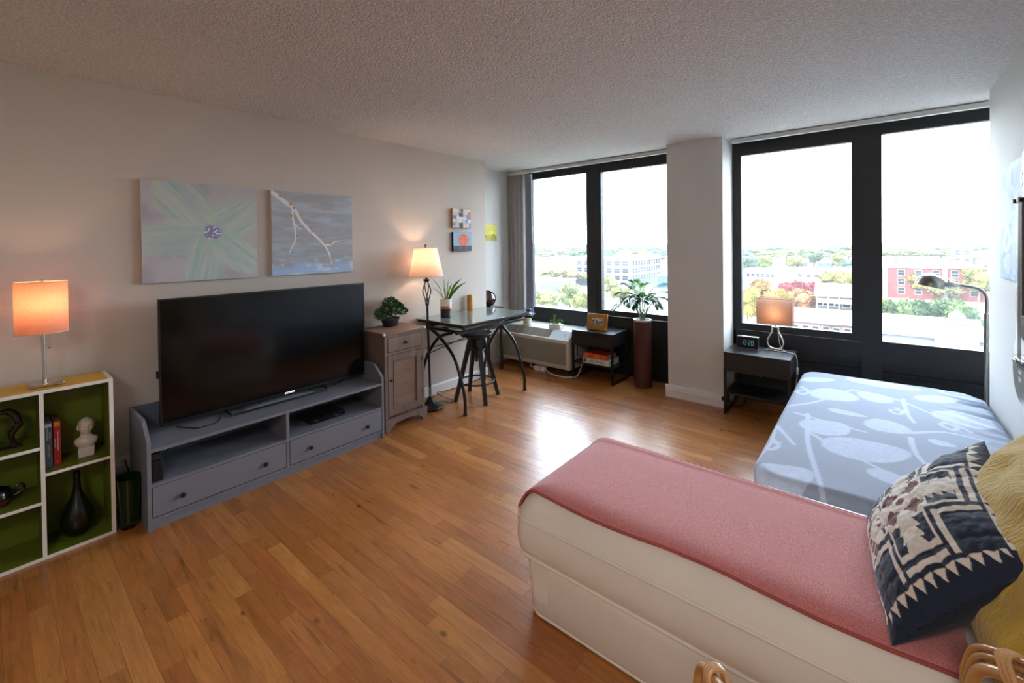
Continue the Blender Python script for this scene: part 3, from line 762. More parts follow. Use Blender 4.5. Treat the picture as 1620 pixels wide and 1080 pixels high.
def flower(U, V):
    c = np.zeros(U.shape + (3,)) + np.array([190, 187, 194])
    c = mixc(c, (192, 188, 190), .8 * fbm(U * 5, V * 4)); c = mixc(c, (166, 166, 180), .7 * sstep(.5, .7, fbm(U * 3 + 9, V * 3)))
    cx, cy = .575, .50
    for (ang, ln, wd, k) in ((-131, .72, .25, 0), (-36, .58, .23, 1), (170, .70, .20, 2), (103, .64, .20, 3), (44, .64, .20, 4)):
        a = R(ang); dx, dy = (U - cx), (V - cy)
        s_ = (dx * math.cos(a) + dy * math.sin(a)) / ln; t_ = -dx * math.sin(a) + dy * math.cos(a)
        wv = wd * np.sin(np.pi * np.clip(s_, 0, 1) ** .9) ** .7 + 1e-4
        q = np.abs(t_) / wv; msk = (1 - sstep(.75, 1.05, q + .25 * (fbm(U * 9, V * 9) - .5))) * (s_ > 0.05) * (s_ < 1)
        st_ = fbm(t_ / wd * 7 + 40 * k, s_ * 1.5, 3)
        pc = np.zeros_like(c) + np.array([178, 200, 194]); pc = mixc(pc, (194, 208, 192), sstep(.45, .65, st_)); pc = mixc(pc, (152, 196, 192), sstep(.52, .7, fbm(t_ / wd * 9 + 11 * k, s_ * 2 + 5)))
        pc = mixc(pc, (208, 210, 180), .5 * sstep(.7, 1, q)); pc = mixc(pc, (215, 215, 215), .5 * sstep(.6, .75, fbm(t_ / wd * 14 + 3 * k, s_ * 1.2 + 2)))
        c = mixc(c, pc, .85 * msk) if False else c * (1 - .72 * msk[..., None]) + pc * (.72 * msk[..., None])
    r = np.hypot((U - cx) / .085, (V - cy) / .075); hub = 1 - sstep(.85, 1.1, r)
    dots = sstep(.55, .68, vnoise(U * 70, V * 70))
    hc = np.zeros_like(c) + np.array([138, 136, 178]); hc = mixc(hc, (225, 225, 238), dots)
    return c * (1 - hub[..., None]) + hc * hub[..., None]
canvas('flower_painting', 'large pale canvas of a mint green five petal flower on lilac above the television', .002, .604, 1.239, 1.285, 1.911, .030, flower, 240)
def seg_mask(U, V, pts, w0, w1):
    m_ = np.zeros_like(U); n = len(pts) - 1
    for i in range(n):
        (x0, y0), (x1, y1) = pts[i], pts[i + 1]; dx, dy = x1 - x0, y1 - y0
        t = np.clip(((U - x0) * dx + (V - y0) * dy) / (dx * dx + dy * dy), 0, 1)
        d = np.hypot(U - x0 - t * dx, V - y0 - t * dy); wd = w0 + (w1 - w0) * (i + t) / n
        m_ = np.maximum(m_, 1 - sstep(wd * .8, wd * 1.15, d))
    return m_
def branch(U, V):
    c = np.zeros(U.shape + (3,)) + np.array([168, 173, 182])
    n1 = fbm(U * 4, V * 22); c = mixc(c, (176, 186, 198), sstep(.45, .7, n1)); c = mixc(c, (170, 162, 158), .6 * sstep(.52, .72, fbm(U * 3 + 5, V * 15 + 3)))
    c = mixc(c, (184, 194, 206), .7 * sstep(.55, .75, fbm(U * 3 + 15, V * 18 + 30)) * (V < .45))
    c = mixc(c, (152, 161, 174), .6 * sstep(.5, .7, fbm(U * 5 + 25, V * 25 + 1)) * (V > .3))
    c = mixc(c, (170, 195, 228), sstep(.84, .95, V + .15 * (fbm(U * 6, V * 8) - .5))); c = mixc(c, (205, 216, 236), sstep(.6, .72, fbm(U * 9, V * 20)) * sstep(.78, .88, V))
    m_ = seg_mask(U, V, [(0, .02), (.10, .09), (.22, .18), (.27, .23), (.34, .36), (.43, .46), (.55, .57), (.63, .66), (.68, .75), (.70, .84), (.72, .90)], .026, .006)
    m_ = np.maximum(m_, seg_mask(U, V, [(.24, .20), (.235, .30), (.25, .38), (.265, .47), (.27, .57), (.23, .66), (.19, .74)], .014, .005))
    m_ = np.maximum(m_, seg_mask(U, V, [(.25, .38), (.30, .43), (.34, .45)], .008, .005))
    m_ = np.maximum(m_, seg_mask(U, V, [(.62, .645), (.70, .645), (.76, .60), (.84, .59)], .011, .005))
    c = mixc(c, (228, 228, 226), m_)
    for (x, y, r) in ((.10, .065, .017), (.215, .155, .017), (.255, .195, .017), (.225, .29, .015), (.33, .275, .009), (.32, .29, .007), (.345, .42, .010), (.28, .53, .011), (.45, .44, .013), (.465, .475, .013), (.63, .615, .012), (.685, .62, .009), (.715, .615, .012), (.70, .635, .009), (.705, .81, .008), (.70, .84, .008)):
        m_ = 1 - sstep(.8, 1.1, np.hypot(U - x, V - y) / r); c = mixc(c, (178, 138, 46), m_)
        m_ = 1 - sstep(.3, .5, np.hypot(U - x, V - y) / r); c = mixc(c, (214, 178, 74), m_)
    return c
canvas('branch_painting', 'grey blue canvas of a white budding branch above the television right side', .002, 1.336, 1.972, 1.286, 1.912, .030, branch, 220)
_r2 = random.Random(5); cells = []
def split(x0, y0, x1, y1, d):
    if d == 0 or (x1 - x0 < .14 and y1 - y0 < .14): cells.append((x0, y0, x1, y1)); return
    if (x1 - x0) > (y1 - y0): q = x0 + (x1 - x0) * _r2.uniform(.35, .65); split(x0, y0, q, y1, d - 1); split(q, y0, x1, y1, d - 1)
    else: q = y0 + (y1 - y0) * _r2.uniform(.35, .65); split(x0, y0, x1, q, d - 1); split(x0, q, x1, y1, d - 1)
split(0, 0, 1, 1, 5)
pal = [(228, 224, 220), (228, 224, 220), (222, 216, 214), (228, 224, 220), (206, 196, 200), (96, 140, 196), (214, 116, 82), (128, 66, 60), (214, 160, 120), (180, 190, 206), (70, 60, 70), (226, 200, 170)]
ccol = [_r2.choice(pal) for _ in cells]
def mosaic(U, V):
    c = np.zeros(U.shape + (3,)) + np.array([170, 160, 150])
    for (x0, y0, x1, y1), k in zip(cells, ccol):
        m_ = ((U > x0 + .008) & (U < x1 - .008) & (V > y0 + .008) & (V < y1 - .008)).astype(float); c = mixc(c, k, m_)
    return c
M_oredge = mat('ochre_canvas_edge', (176, 112, 40), .7)
canvas('mosaic_painting', 'small square painting of coloured blocks, upper of the two by the wall end', .002, 3.110, 3.377, 1.676, 1.878, .028, mosaic, 130, M_oredge)
def redtree(U, V):
    c = np.zeros(U.shape + (3,)) + np.array([136, 172, 200]); c = mixc(c, (150, 186, 212), fbm(U * 5, V * 5))
    c = mixc(c, (58, 64, 74), sstep(.70, .73, V)); c = mixc(c, (40, 50, 62), seg_mask(U, V, [(.55, .6), (.55, .85)], .05, .07))
    r = np.hypot((U - .56) / .31, (V - .40) / .32) + .35 * (fbm(U * 12, V * 12) - .5); cr = np.zeros_like(c) + np.array([214, 92, 70]); cr = mixc(cr, (232, 140, 104), sstep(.5, .62, vnoise(U * 40, V * 40)))
    m_ = 1 - sstep(.95, 1.03, r); c = c * (1 - m_[..., None]) + cr * m_[..., None]
    for x in (.35, .42, .70, .76): c = mixc(c, (226, 130, 70), 1 - sstep(.8, 1.1, np.hypot(U - x, V - .83) / .022))
    return c
canvas('tree_painting', 'small square painting of a round red tree, lower of two by wall end', .002, 3.117, 3.383, 1.431, 1.633, .028, redtree, 130, M_blackm)
def yellow(U, V):
    c = np.zeros(U.shape + (3,)) + np.array([220, 208, 84]); c = mixc(c, (236, 226, 120), sstep(.4, .7, fbm(U * 4, V * 4)))
    c = mixc(c, (196, 180, 60), sstep(.62, .66, V)); c = mixc(c, (150, 150, 70), seg_mask(U, V, [(.7, .95), (.8, .62), (.92, .95)], .08, .06)); c = mixc(c, (120, 110, 60), seg_mask(U, V, [(.35, .7), (.35, .84)], .03, .02))
    return c
canvas('yellow_painting', 'small bright yellow painting on the recessed wall beside the blind', XL + .001, 3.85, 4.165, 1.545, 1.748, .006, yellow, 70)
# ------------------------------------------------------------------ washed wood cabinet
M_wash = mat('grey_washed_wood', (120, 101, 91), .6, var=.22, vscale=5, stretch=(6, 6, .8), bump=.2, bscale=30)
M_washd = mat('grey_washed_top', (128, 101, 87), .5, var=.18, vscale=5, stretch=(5, .8, 5))
cbt = thing('wooden_cabinet', 'narrow grey washed wooden cabinet with drawer and door beside the television stand', 'cabinet', (.21, 2.225, 0)); O = cbt.location
CY0, CY1, CX0, CX1, CZ = 2.022, 2.432, .03, .385, .795
B(O).box(CX0, CX1 + .012, CY0 - .008, CY1 + .008, CZ - .022, CZ, bev=.004).build('top', M_washd, cbt)
b = B(O)
b.box(CX0 + .01, CX1 - .02, CY0 + .008, CY0 + .024, .10, CZ - .022).box(CX0 + .01, CX1 - .02, CY1 - .024, CY1 - .008, .10, CZ - .022)
b.box(CX0 + .01, CX0 + .02, CY0 + .024, CY1 - .024, .10, CZ - .022).box(CX0 + .02, CX1 - .02, CY0 + .024, CY1 - .024, .10, .115)
b.build('carcass', M_wash, cbt, smooth=False)
b = B(O)
b.box(CX1 - .0199, CX1, CY0 + .008, CY0 + .034, .10, CZ - .022).box(CX1 - .0199, CX1, CY1 - .034, CY1 - .008, .10, CZ - .022)
b.box(CX1 - .0199, CX1, CY0 + .034, CY1 - .034, CZ - .040, CZ - .022).box(CX1 - .0199, CX1, CY0 + .034, CY1 - .034, .612, .632)
b.build('face_frame', M_wash, cbt, smooth=False)
d = B(O).box(CX1 - .019, CX1 + .004, CY0 + .037, CY1 - .037, .635, CZ - .043, bev=.003).build('drawer', M_wash, cbt, smooth=False)
b = B(O); knob_mesh(b, (CX1 + .004, 2.222, .696), (1, 0, 0), .0125, .024); b.build('knob', M_black, d)
d = B(O)
d.box(CX1 - .019, CX1 + .003, CY0 + .037, CY0 + .084, .118, .609, bev=.002).box(CX1 - .019, CX1 + .003, CY1 - .084, CY1 - .037, .118, .609, bev=.002)
d.box(CX1 - .019, CX1 + .003, CY0 + .084, CY1 - .084, .118, .165, bev=.002).box(CX1 - .019, CX1 + .003, CY0 + .084, CY1 - .084, .562, .609, bev=.002)
d = d.build('door', M_wash, cbt, smooth=False)
B(O).box(CX1 - .016, CX1 - .006, CY0 + .084, CY1 - .084, .165, .562).build('door_panel', M_washd, d, smooth=False)
b = B(O)
for (a0, a1, z0, z1) in ((CY0 + .084, CY0 + .094, .165, .562), (CY1 - .094, CY1 - .084, .165, .562), (CY0 + .094, CY1 - .094, .165, .175), (CY0 + .094, CY1 - .094, .552, .562)):
    b.box(CX1 - .0059, CX1 + .006, a0, a1, z0, z1, bev=.003)
b.build('door_moulding', M_wash, d, smooth=False)
b = B(O); knob_mesh(b, (CX1 + .003, CY0 + .056, .41), (1, 0, 0), .0115, .022); b.build('knob', M_black, d)
for z in (.22, .50): B(O).cyl((CX1 + .004, CY1 - .035, z), (CX1 + .004, CY1 - .035, z + .045), .004, seg=8).build('hinge', M_kn, d)
def skirt(a, c, t):
    m_ = (a + c) / 2; pts = [(a, 0), (a + .045, 0), (a + .052, .02), (a + .075, .035), (a + .10, .055), (m_, .062), (c - .10, .055), (c - .075, .035), (c - .052, .02), (c - .045, 0), (c, 0), (c, .10), (a, .10)]
    return pts
B(O).prism(skirt(CY0 - .002, CY1 + .010, 0), 'x', CX1 - .006, CX1 + .014).build('front_skirt', M_wash, cbt, smooth=False)
B(O).prism(skirt(CX0, CX1 - .007, 0), 'y', CY0 - .002, CY0 + .014).build('side_skirt', M_wash, cbt, smooth=False)
B(O).prism(skirt(CX0, CX1 - .007, 0), 'y', CY1 - .006, CY1 + .010).build('side_skirt', M_wash, cbt, smooth=False)
b = B(O)
for yy in (CY0 - .004, CY1 - .006): b.box(CX1 - .004, CX1 + .0135, yy - .005, yy + .014, CZ - .018, CZ + .0012, bev=.002)
b.split('worn_corner_cap', M_edge, cbt, smooth=False)

# ------------------------------------------------------------------ bonsai
M_leaf = mat('dark_green_leaf', (64, 98, 60), .55, var=.35, vscale=25, island=.45)
M_bark = mat('bark', (78, 58, 42), .85, var=.3, vscale=30, bump=.4)
M_soil = mat('soil', (52, 40, 30), .95, var=.4, vscale=80)
bz_ = thing('bonsai', 'small bonsai tree in an oval dark pot on top of the wooden cabinet', 'plant', (.13, 2.265, .795), R(10))
prof = [(0, .0005), (.060, .0005), (.070, .008), (.084, .055), (.092, .062), (.092, .070), (.083, .070), (.079, .058), (0, .056)]
B().lathe(prof, seg=36, kx=.72, ky=1.05).build('pot', mat('charcoal_pot', (38, 38, 42), .45, var=.15), bz_)
B().lathe([(.077, .0585), (.04, .064), (0, .066)], seg=24, kx=.72, ky=1.05).build('soil', M_soil, bz_)
b = B(); pts = spline([(0, -.01, .06), (.005, .012, .09), (-.004, .0, .115), (.006, -.02, .14), (0, -.005, .175), (0, .01, .20)], 5)
b.tube(pts, [.012 - .008 * i / (len(pts) - 1) for i in range(len(pts))], 8)
clumps = [(0, -.095, .125, .05), (.03, -.06, .165, .05), (-.03, -.05, .12, .04), (0, 0, .205, .06), (.035, .03, .17, .05), (0, .075, .155, .058), (-.035, .05, .185, .045), (.02, .12, .115, .042), (.045, -.02, .12, .035), (0, -.12, .10, .03), (-.02, .14, .13, .03)]
for (x, y_, z, r) in clumps: b.tube([(.003, -.005, .12 + .3 * (z - .12)), (x * .5, y_ * .5, z - .02), (x, y_, z)], [.005, .004, .002], 6)
b.build('trunk', M_bark, bz_)
rr = random.Random(2)
def leaves(b, c, r, n, ls, flat=.65, rnd=rr, lw=.34):
    for _ in range(n):
        d = Vector((rnd.gauss(0, 1), rnd.gauss(0, 1), rnd.gauss(0, 1))).normalized()
        p = Vector(c) + Vector((d.x * r, d.y * r, d.z * r * flat)) * rnd.uniform(.6, 1.05)
        t = (d + Vector((rnd.uniform(-.8, .8), rnd.uniform(-.8, .8), rnd.uniform(-.3, .9)))).normalized()
        s_ = t.cross(Vector((rnd.uniform(-1, 1), rnd.uniform(-1, 1), rnd.uniform(-1, 1)))).normalized(); l = ls * rnd.uniform(.7, 1.3)
        b.poly([p - s_ * l * lw * .3, p + t * l * .5 - s_ * l * lw, p + t * l, p + t * l * .5 + s_ * l * lw])
b = B()
for (x, y_, z, r) in clumps: leaves(b, (x, y_, z), r, int(230 * (r / .05) ** 2), .021, .6)
stuff(b.build('foliage', M_leaf, bz_, smooth=False, normals=False))

# ------------------------------------------------------------------ floor lamp
M_cream = translucent('cream_linen_shade', (226, 212, 200), (206, 178, 158), .36, .06, 240)
fl_ = thing('floor_lamp', 'lit black floor lamp with a cream tapered shade between the cabinet and the glass desk', 'lamp', (.245, 2.605, 0)); fl_.rotation_euler = (R(-.7), R(-2.4), 0)
B().lathe([(0, .0005), (.118, .0005), (.122, .010), (.116, .020), (.085, .034), (.048, .055), (.026, .085), (.016, .105), (0, .105)], seg=36).build('base', M_black, fl_)
B().cyl((0, 0, .10), (0, 0, .19), .0125, seg=14).build('collar', mat('worn_collar', (120, 118, 116), .5, metal=.5), fl_)
B().cyl((0, 0, .19), (0, 0, .95), .011, seg=14).build('pole', M_black, fl_)
b = B()
for k in range(4):
    a = R(90 * k + 20); tw = 1.5
    b.tube(spline([(.012 * math.cos(a), .012 * math.sin(a), .945), (.018 * math.cos(a + .3), .018 * math.sin(a + .3), 1.0), (.038 * math.cos(a + .8), .038 * math.sin(a + .8), 1.07), (.030 * math.cos(a + 1.2), .030 * math.sin(a + 1.2), 1.125), (.012 * math.cos(a + tw), .012 * math.sin(a + tw), 1.165)], 5), .0048, 8)
b.build('twisted_cage', M_black, fl_)
B().lathe([(0, .94), (.017, .942), (.017, .955), (.012, .962), (0, .962)], seg=18).lathe([(0, 1.155), (.014, 1.157), (.034, 1.178), (.036, 1.182), (.030, 1.184), (.012, 1.172), (.0105, 1.26), (0, 1.262)], seg=22).build('candle_cup', M_black, fl_)
sh = B().lathe([(.158, 1.205), (.104, 1.472)], seg=48).build('lamp_shade', M_cream, fl_)
b = B()
for z, r in ((1.205, .158), (1.472, .104)): b.tube([(r * math.cos(2 * math.pi * k / 48), r * math.sin(2 * math.pi * k / 48), z) for k in range(48)], .0025, 6, closed=True)
b.split('rim', M_rim, sh)
B().sph((0, 0, 1.31), (.028, .028, .038), 14).build('bulb', M_bulb, fl_)
b = B(); b.cyl((0, 0, 1.262), (0, 0, 1.275), .014, seg=12).cyl((0, 0, 1.345), (0, 0, 1.478), .003, seg=8)
b.tube([(.104, 0, 1.470), (0, 0, 1.474), (-.104, 0, 1.470)], .0018, 6).tube([(0, .104, 1.470), (0, 0, 1.474), (0, -.104, 1.470)], .0018, 6)
b.build('harp', M_steel, fl_)
B().lathe([(0, 1.476), (.010, 1.478), (.006, 1.486), (.013, 1.494), (.012, 1.503), (0, 1.508)], seg=16).build('finial', M_black, fl_)
l = bpy.data.lights.new('bulb_glow', 'POINT'); l.energy = 4.2; l.color = (1.0, .66, .44); l.shadow_soft_size = .03
o = bpy.data.objects.new('bulb_glow', l); COL.objects.link(o); o.parent = fl_; o.location = (0, 0, 1.36)
cb = B().tube(spline([(.18, 2.70, .006), (.22, 2.78, .005), (.30, 2.80, .005), (.26, 2.86, .006), (.12, 2.84, .02), (.04, 2.86, .03), (.03, 3.0, .012), (.03, 3.3, .01), (.04, 3.5, .03), (.03, 3.55, .15)], 6), .003, 6).build('black_lamp_cord', M_blackm)
tag(cb, 'thin black cord looping over the floor from the cream floor lamp along the baseboard', 'cord')

# ------------------------------------------------------------------ glass drafting desk
M_tglass = mat('desk_glass', (212, 230, 226), .03, trans=.72, ior=1.5, coat=.6)  # lowered transmission over a pale base stands in for reflections on the glass
dk = thing('glass_desk', 'black metal drafting desk with glass top and curved crossing legs by the left wall', 'desk', (.33, 3.12, 0)); O = dk.location
DX0, DX1, DY0, DY1, DZ = .012, .652, 2.635, 3.595, .80
B(O).box(DX0, DX1, DY0, DY1, DZ - .008, DZ, bev=.002).build('glass_top', M_tglass, dk, smooth=False)
b = B(O)
for x in (DX0 + .02, DX1 - .02): b.box(x - .014, x + .014, DY0 + .01, DY1 - .01, DZ - .034, DZ - .0085, bev=.004)
for y_ in (DY0 + .025, (DY0 + DY1) / 2, DY1 - .025): b.box(DX0 + .035, DX1 - .035, y_ - .013, y_ + .013, DZ - .034, DZ - .0085, bev=.004)
b.build('top_frame', M_black, dk)
b = B(O)
for x in (.10, .60): b.box(x - .014, x + .014, DY0 - .03, DY1 - .03, DZ - .088, DZ - .062, bev=.004)
for y_ in (2.66, 3.53): b.box(.11, .59, y_ - .014, y_ + .014, DZ - .088, DZ - .062, bev=.004)
b.box(.30, .326, 2.68, 3.51, DZ - .085, DZ - .065, bev=.003)
b.build('under_frame', M_black, dk)
b = B(O)
for y_ in (2.70, 3.48):
    for x in (.10, .60): b.cyl((x, y_, DZ - .063), (x, y_, DZ - .033), .010, seg=10)
b.split('spacer', M_black, dk)
B(O).box(.34, .585, 2.72, 3.10, DZ - .066, DZ - .060).build('shelf_plate', M_tglass, dk, smooth=False)
b = B(O); b.box(.615, .655, DY1 - .02, DY1 + .03, DZ + .0005, DZ + .026, bev=.006); b.build('paper_stop', M_black, dk)
b = B(O); b.cyl((.62, 3.55, DZ - .05), (.668, 3.585, DZ - .05), .012, seg=12); b.sph((.675, 3.59, DZ - .05), (.015, .015, .015), 12); b.build('tilt_knob', M_black, dk)
for y_ in (2.66, 3.53):
    s_ = .012 if y_ < 3 else -.012
    B(O).tube(spline([(.632, y_ + s_, .010), (.626, y_ + s_, .16), (.566, y_ + s_, .352), (.482, y_ + s_, .508), (.30, y_ + s_, .655), (.18, y_ + s_, .715)], 7), .0145, 12).build('leg', M_black, dk)
    B(O).tube(spline([(.045, y_ - s_, .010), (.052, y_ - s_, .16), (.105, y_ - s_, .352), (.19, y_ - s_, .508), (.33, y_ - s_, .655), (.50, y_ - s_, .715)], 7), .0145, 12).build('leg', M_black, dk)
    for x in (.632, .045): B(O).lathe([(0, .0005), (.020, .0005), (.022, .006), (.018, .014), (0, .014)], c=(x, y_ + (s_ if x > .3 else -s_), 0), seg=16).build('foot', M_black, dk)
for (z0, z1) in ((.52, .52), (.46, .60)):
    B(O).tube([(.12, 2.66, z0), (.14, 3.53, z1)], .005, 8).build('brace_rod', M_black, dk)

# stool
sl = thing('stool', 'black round wooden screw stool tucked under the glass desk', 'stool', (.405, 3.055, 0), R(8))
M_sw = mat('black_stained_wood', (24, 24, 27), .42, var=.2, vscale=6, stretch=(1, 1, .2))
B().lathe([(0, .612), (.150, .612), (.158, .620), (.158, .634), (.150, .642), (0, .642)], seg=40).build('seat', M_sw, sl)
B().cyl((0, 0, .36), (0, 0, .611), .014, seg=14).lathe([(0, .585), (.055, .585), (.055, .611), (0, .611)], seg=24).build('screw_post', M_black, sl)
B().lathe([(.02, .478), (.085, .478), (.088, .484), (.085, .490), (.02, .490)], seg=28).build('hub_plate', M_black, sl)
for k in range(4):
    a = R(45 + 90 * k + 12); ca, sa = math.cos(a), math.sin(a)
    top, bot = Vector((ca * .062, sa * .062, .585)), Vector((ca * .222, sa * .222, .0005))
    b = B(); t = Vector((-sa, ca, 0)); rad = Vector((ca, sa, 0))
    for (p, wd, th) in ((top, .020, .019),): pass
    vs_ = []
    for p, wd, th in ((bot, .015, .016), (top, .021, .020)):
        vs_.append([b.bm.verts.new(p + t * i * wd + rad * j * th) for i, j in ((-1, -1), (1, -1), (1, 1), (-1, 1))])
    b.bm.faces.new(vs_[0]); b.bm.faces.new(vs_[1][::-1])
    for i in range(4): b.bm.faces.new((vs_[0][i], vs_[0][(i + 1) % 4], vs_[1][(i + 1) % 4], vs_[1][i]))
    b.build('leg', M_sw, sl, smooth=False)
B().tube([(.168 * math.cos(2 * math.pi * k / 40), .168 * math.sin(2 * math.pi * k / 40), .172) for k in range(40)], .009, 8, closed=True).build('foot_ring', M_black, sl)

# snake plant
M_sleaf = mat('strap_leaf', (82, 132, 60), .4, var=.3, vscale=12, stretch=(1, 1, 8))
sp_ = thing('strap_leaf_plant', 'strap leaved plant in a white, copper and black striped pot on the glass desk', 'plant', (.205, 2.845, .801))
b = B(); b.lathe([(0, 0), (.050, 0), (.054, .004), (.055, .085), (0, .085)], seg=32); b.build('pot_black_band', mat('black_glazed_band', (30, 30, 33), .35), sp_)
B().lathe([(.0545, .0851), (.0551, .0851), (.0553, .112), (.02, .112)], seg=32).build('pot_copper_band', mat('copper_band', (200, 130, 96), .3, metal=.8), sp_)
B().lathe([(.0545, .1121), (.0553, .1121), (.0556, .178), (.050, .178), (.049, .165), (0, .163)], seg=32).build('pot_white_band', mat('speckled_white_band', (214, 208, 200), .6, var=.12, vscale=60), sp_)
B().lathe([(.048, .166), (.02, .170), (0, .171)], seg=20).build('soil', M_soil, sp_)
def strap(b, base, mid, tip, wd, n=10, up=(0, 0, 1)):
    P = spline([base, mid, tip], n // 2); N_ = len(P) - 1; L_ = []
    for i, p in enumerate(P):
        t = (P[min(i + 1, N_)] - P[max(i - 1, 0)]).normalized(); u = t.cross(Vector((.3, .8, .5))).normalized(); nrm = u.cross(t)
        q = i / N_; h = wd * (.55 + .45 * math.sin(math.pi * min(1, q * 1.2))) * (1 - q ** 5)
        L_.append([b.bm.verts.new(p - u * h + nrm * h * .25), b.bm.verts.new(p), b.bm.verts.new(p + u * h + nrm * h * .25)])
    for i in range(N_):
        for k in range(2): b.bm.faces.new((L_[i][k], L_[i][k + 1], L_[i + 1][k + 1], L_[i + 1][k]))
rgt = Vector((.77, .64, 0)); fwd_ = Vector((-.64, .77, 0))
for (dx, dz, df, wd) in ((-.20, .39, .05, .016), (-.035, .395, .02, .015), (.035, .385, .05, .013), (.20, .375, -.03, .016), (.25, .305, .02, .015), (-.17, .235, -.05, .013), (-.03, .27, -.06, .015), (.09, .30, -.05, .013), (.02, .33, .06, .014)):
    b = B(); tip = rgt * dx * .80 + fwd_ * df + Vector((0, 0, .165 + dz * .57)); base = rgt * dx * .10 + fwd_ * df * .15 + Vector((0, 0, .166)); mid = rgt * dx * .38 + fwd_ * df * .5 + Vector((0, 0, .165 + dz * .34))
    strap(b, base, mid, tip, wd); b.build('leaf', M_sleaf, sp_, normals=False)

# candle
cd = thing('pillar_candle', 'amber mottled pillar candle standing at the back of the glass desk', 'candle', (.048, 3.33, .801))
M_wax = mat('amber_wax', (190, 138, 58), .5, var=.5, vscale=26, stretch=(1, 1, .5)); 
B().lathe([(0, 0), (.033, 0), (.034, .003), (.034, .158), (.032, .161), (.022, .158), (0, .150)], seg=30).build('wax', M_wax, cd)
B().cyl((0, 0, .150), (.002, 0, .166), .0014, seg=6).build('wick', M_blackm, cd)

# dark side table in the recess with a reflecting globe
M_mahog = mat('dark_mahogany', (62, 34, 28), .35, var=.3, vscale=6, stretch=(1, 1, .3), coat=.2)
sd = thing('dark_side_table', 'small dark mahogany side table with a drawer in the window recess behind the desk', 'table', (-.165, 3.81, 0)); O = sd.location
B(O).box(-.288, -.03, 3.65, 3.985, .735, .752, bev=.005).build('top', M_mahog, sd)
for x in (-.272, -.062):
    for y_ in (3.672, 3.962): B(O).box(x - .014, x + .014, y_ - .014, y_ + .014, .0005, .735, bev=.002).build('leg', M_mahog, sd, smooth=False)
b = B(O); b.box(-.258, -.076, 3.672, 3.68, .50, .735).box(-.258, -.076, 3.954, 3.962, .50, .735).box(-.280, -.272, 3.686, 3.948, .50, .735).build('apron', M_mahog, sd, smooth=False)
for (z0, z1) in ((.505, .60), (.61, .73)):
    d = B(O).box(-.07, -.052, 3.69, 3.944, z0, z1, bev=.003).build('drawer', M_mahog, sd, smooth=False)
    B(O).tube(spline([(-.05, 3.79, z1 - .035), (-.036, 3.795, z1 - .05), (-.034, 3.817, z1 - .057), (-.036, 3.84, z1 - .05), (-.05, 3.845, z1 - .035)], 4), .004, 8).build('handle', M_steel, d)
gb = thing('mirrored_globe', 'round dark reflecting globe vase standing on the dark side table behind the wall end', 'globe', (-.165, 3.84, .7525))
B().lathe([(0, 0), (.035, 0), (.03, .006), (.06, .02), (.088, .05), (.102, .10), (.088, .15), (.06, .178), (.03, .192), (.026, .196), (.022, .19), (0, .185)], seg=40).build('globe', mat('smoked_mirror', (112, 96, 98), .06, metal=1.0), gb)
# ------------------------------------------------------------------ air conditioner under the left window
M_ac = mat('beige_plastic', (206, 200, 186), .45, var=.02); M_acg = mat('beige_grille', (172, 166, 150), .55, var=.03)
ac = thing('air_conditioner', 'beige wall air conditioner with front grille under the left window', 'air conditioner', (.24, 4.36, 0)); O = ac.location
AX0, AX1, AY0, AY1, AZ0, AZ1 = -.285, .782, 4.125, 4.588, .082, .50
prof = [(AY0, AZ0 + .03), (AY0 + .015, AZ0), (AY1, AZ0), (AY1, AZ1), (AY0 + .13, AZ1), (AY0 + .115, AZ1 - .003), (AY0 + .012, AZ1 - .085), (AY0, AZ1 - .105)]
b = B(O); b.prism(prof, 'x', AX0, AX1)
b.build('housing', M_ac, ac, smooth=False)
# front grille: vertical bays of fine louvres
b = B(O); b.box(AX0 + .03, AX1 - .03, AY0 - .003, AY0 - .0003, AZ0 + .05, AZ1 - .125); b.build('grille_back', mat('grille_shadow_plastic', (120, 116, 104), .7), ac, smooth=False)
b = B(O); nb = 12; wbay = (AX1 - AX0 - .06) / nb
z = AZ0 + .054
while z < AZ1 - .13:
    b.box(AX0 + .03, AX1 - .03, AY0 - .010, AY0 - .0031, z, z + .0042); z += .0085
stuff(b.build('louvre', M_acg, ac, smooth=False))
b = B(O)
for k in range(nb + 1): b.box(AX0 + .0285 + k * wbay, AX0 + .0315 + k * wbay, AY0 - .0105, AY0 - .0031, AZ0 + .05, AZ1 - .125)
b.split('grille_rib', M_acg, ac, smooth=False)
# sloped outlet and control flap
s0 = Vector((0, AY0 + .010, AZ1 - .087)); s1 = Vector((0, AY0 + .117, AZ1 - .001)); sl_ = (s1 - s0); nrm = Vector((1, 0, 0)).cross(sl_).normalized()
def slope_box(b, x0, x1, t0, t1, h0, h1):
    Mx = frame_at(s0, (1, 0, 0), sl_); b.box(x0, x1, t0, t1, h0, h1, M=Mx)
SLN = sl_.length
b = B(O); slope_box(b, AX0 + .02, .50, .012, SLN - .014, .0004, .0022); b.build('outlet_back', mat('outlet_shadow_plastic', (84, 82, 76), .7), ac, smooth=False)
b = B(O)
for k in range(15): slope_box(b, AX0 + .02, .50, .014 + k * (SLN - .03) / 15, .0175 + k * (SLN - .03) / 15, .0023, .006)
for k in range(9): slope_box(b, AX0 + .02 + k * .0965, AX0 + .0235 + k * .0965, .012, SLN - .014, .0023, .008)
b.build('outlet_louvre', M_acg, ac, smooth=False)
b = B(O); slope_box(b, .505, AX1 - .02, .006, SLN - .006, .0004, .005); b.build('control_flap', mat('pale_blue_grey_flap', (214, 218, 222), .35), ac, smooth=False)
b = B(O); slope_box(b, .68, .70, .07, .08, .0051, .0056); slope_box(b, .705, .715, .055, .062, .0051, .0056); b.split('control_mark', M_kn, ac, smooth=False)
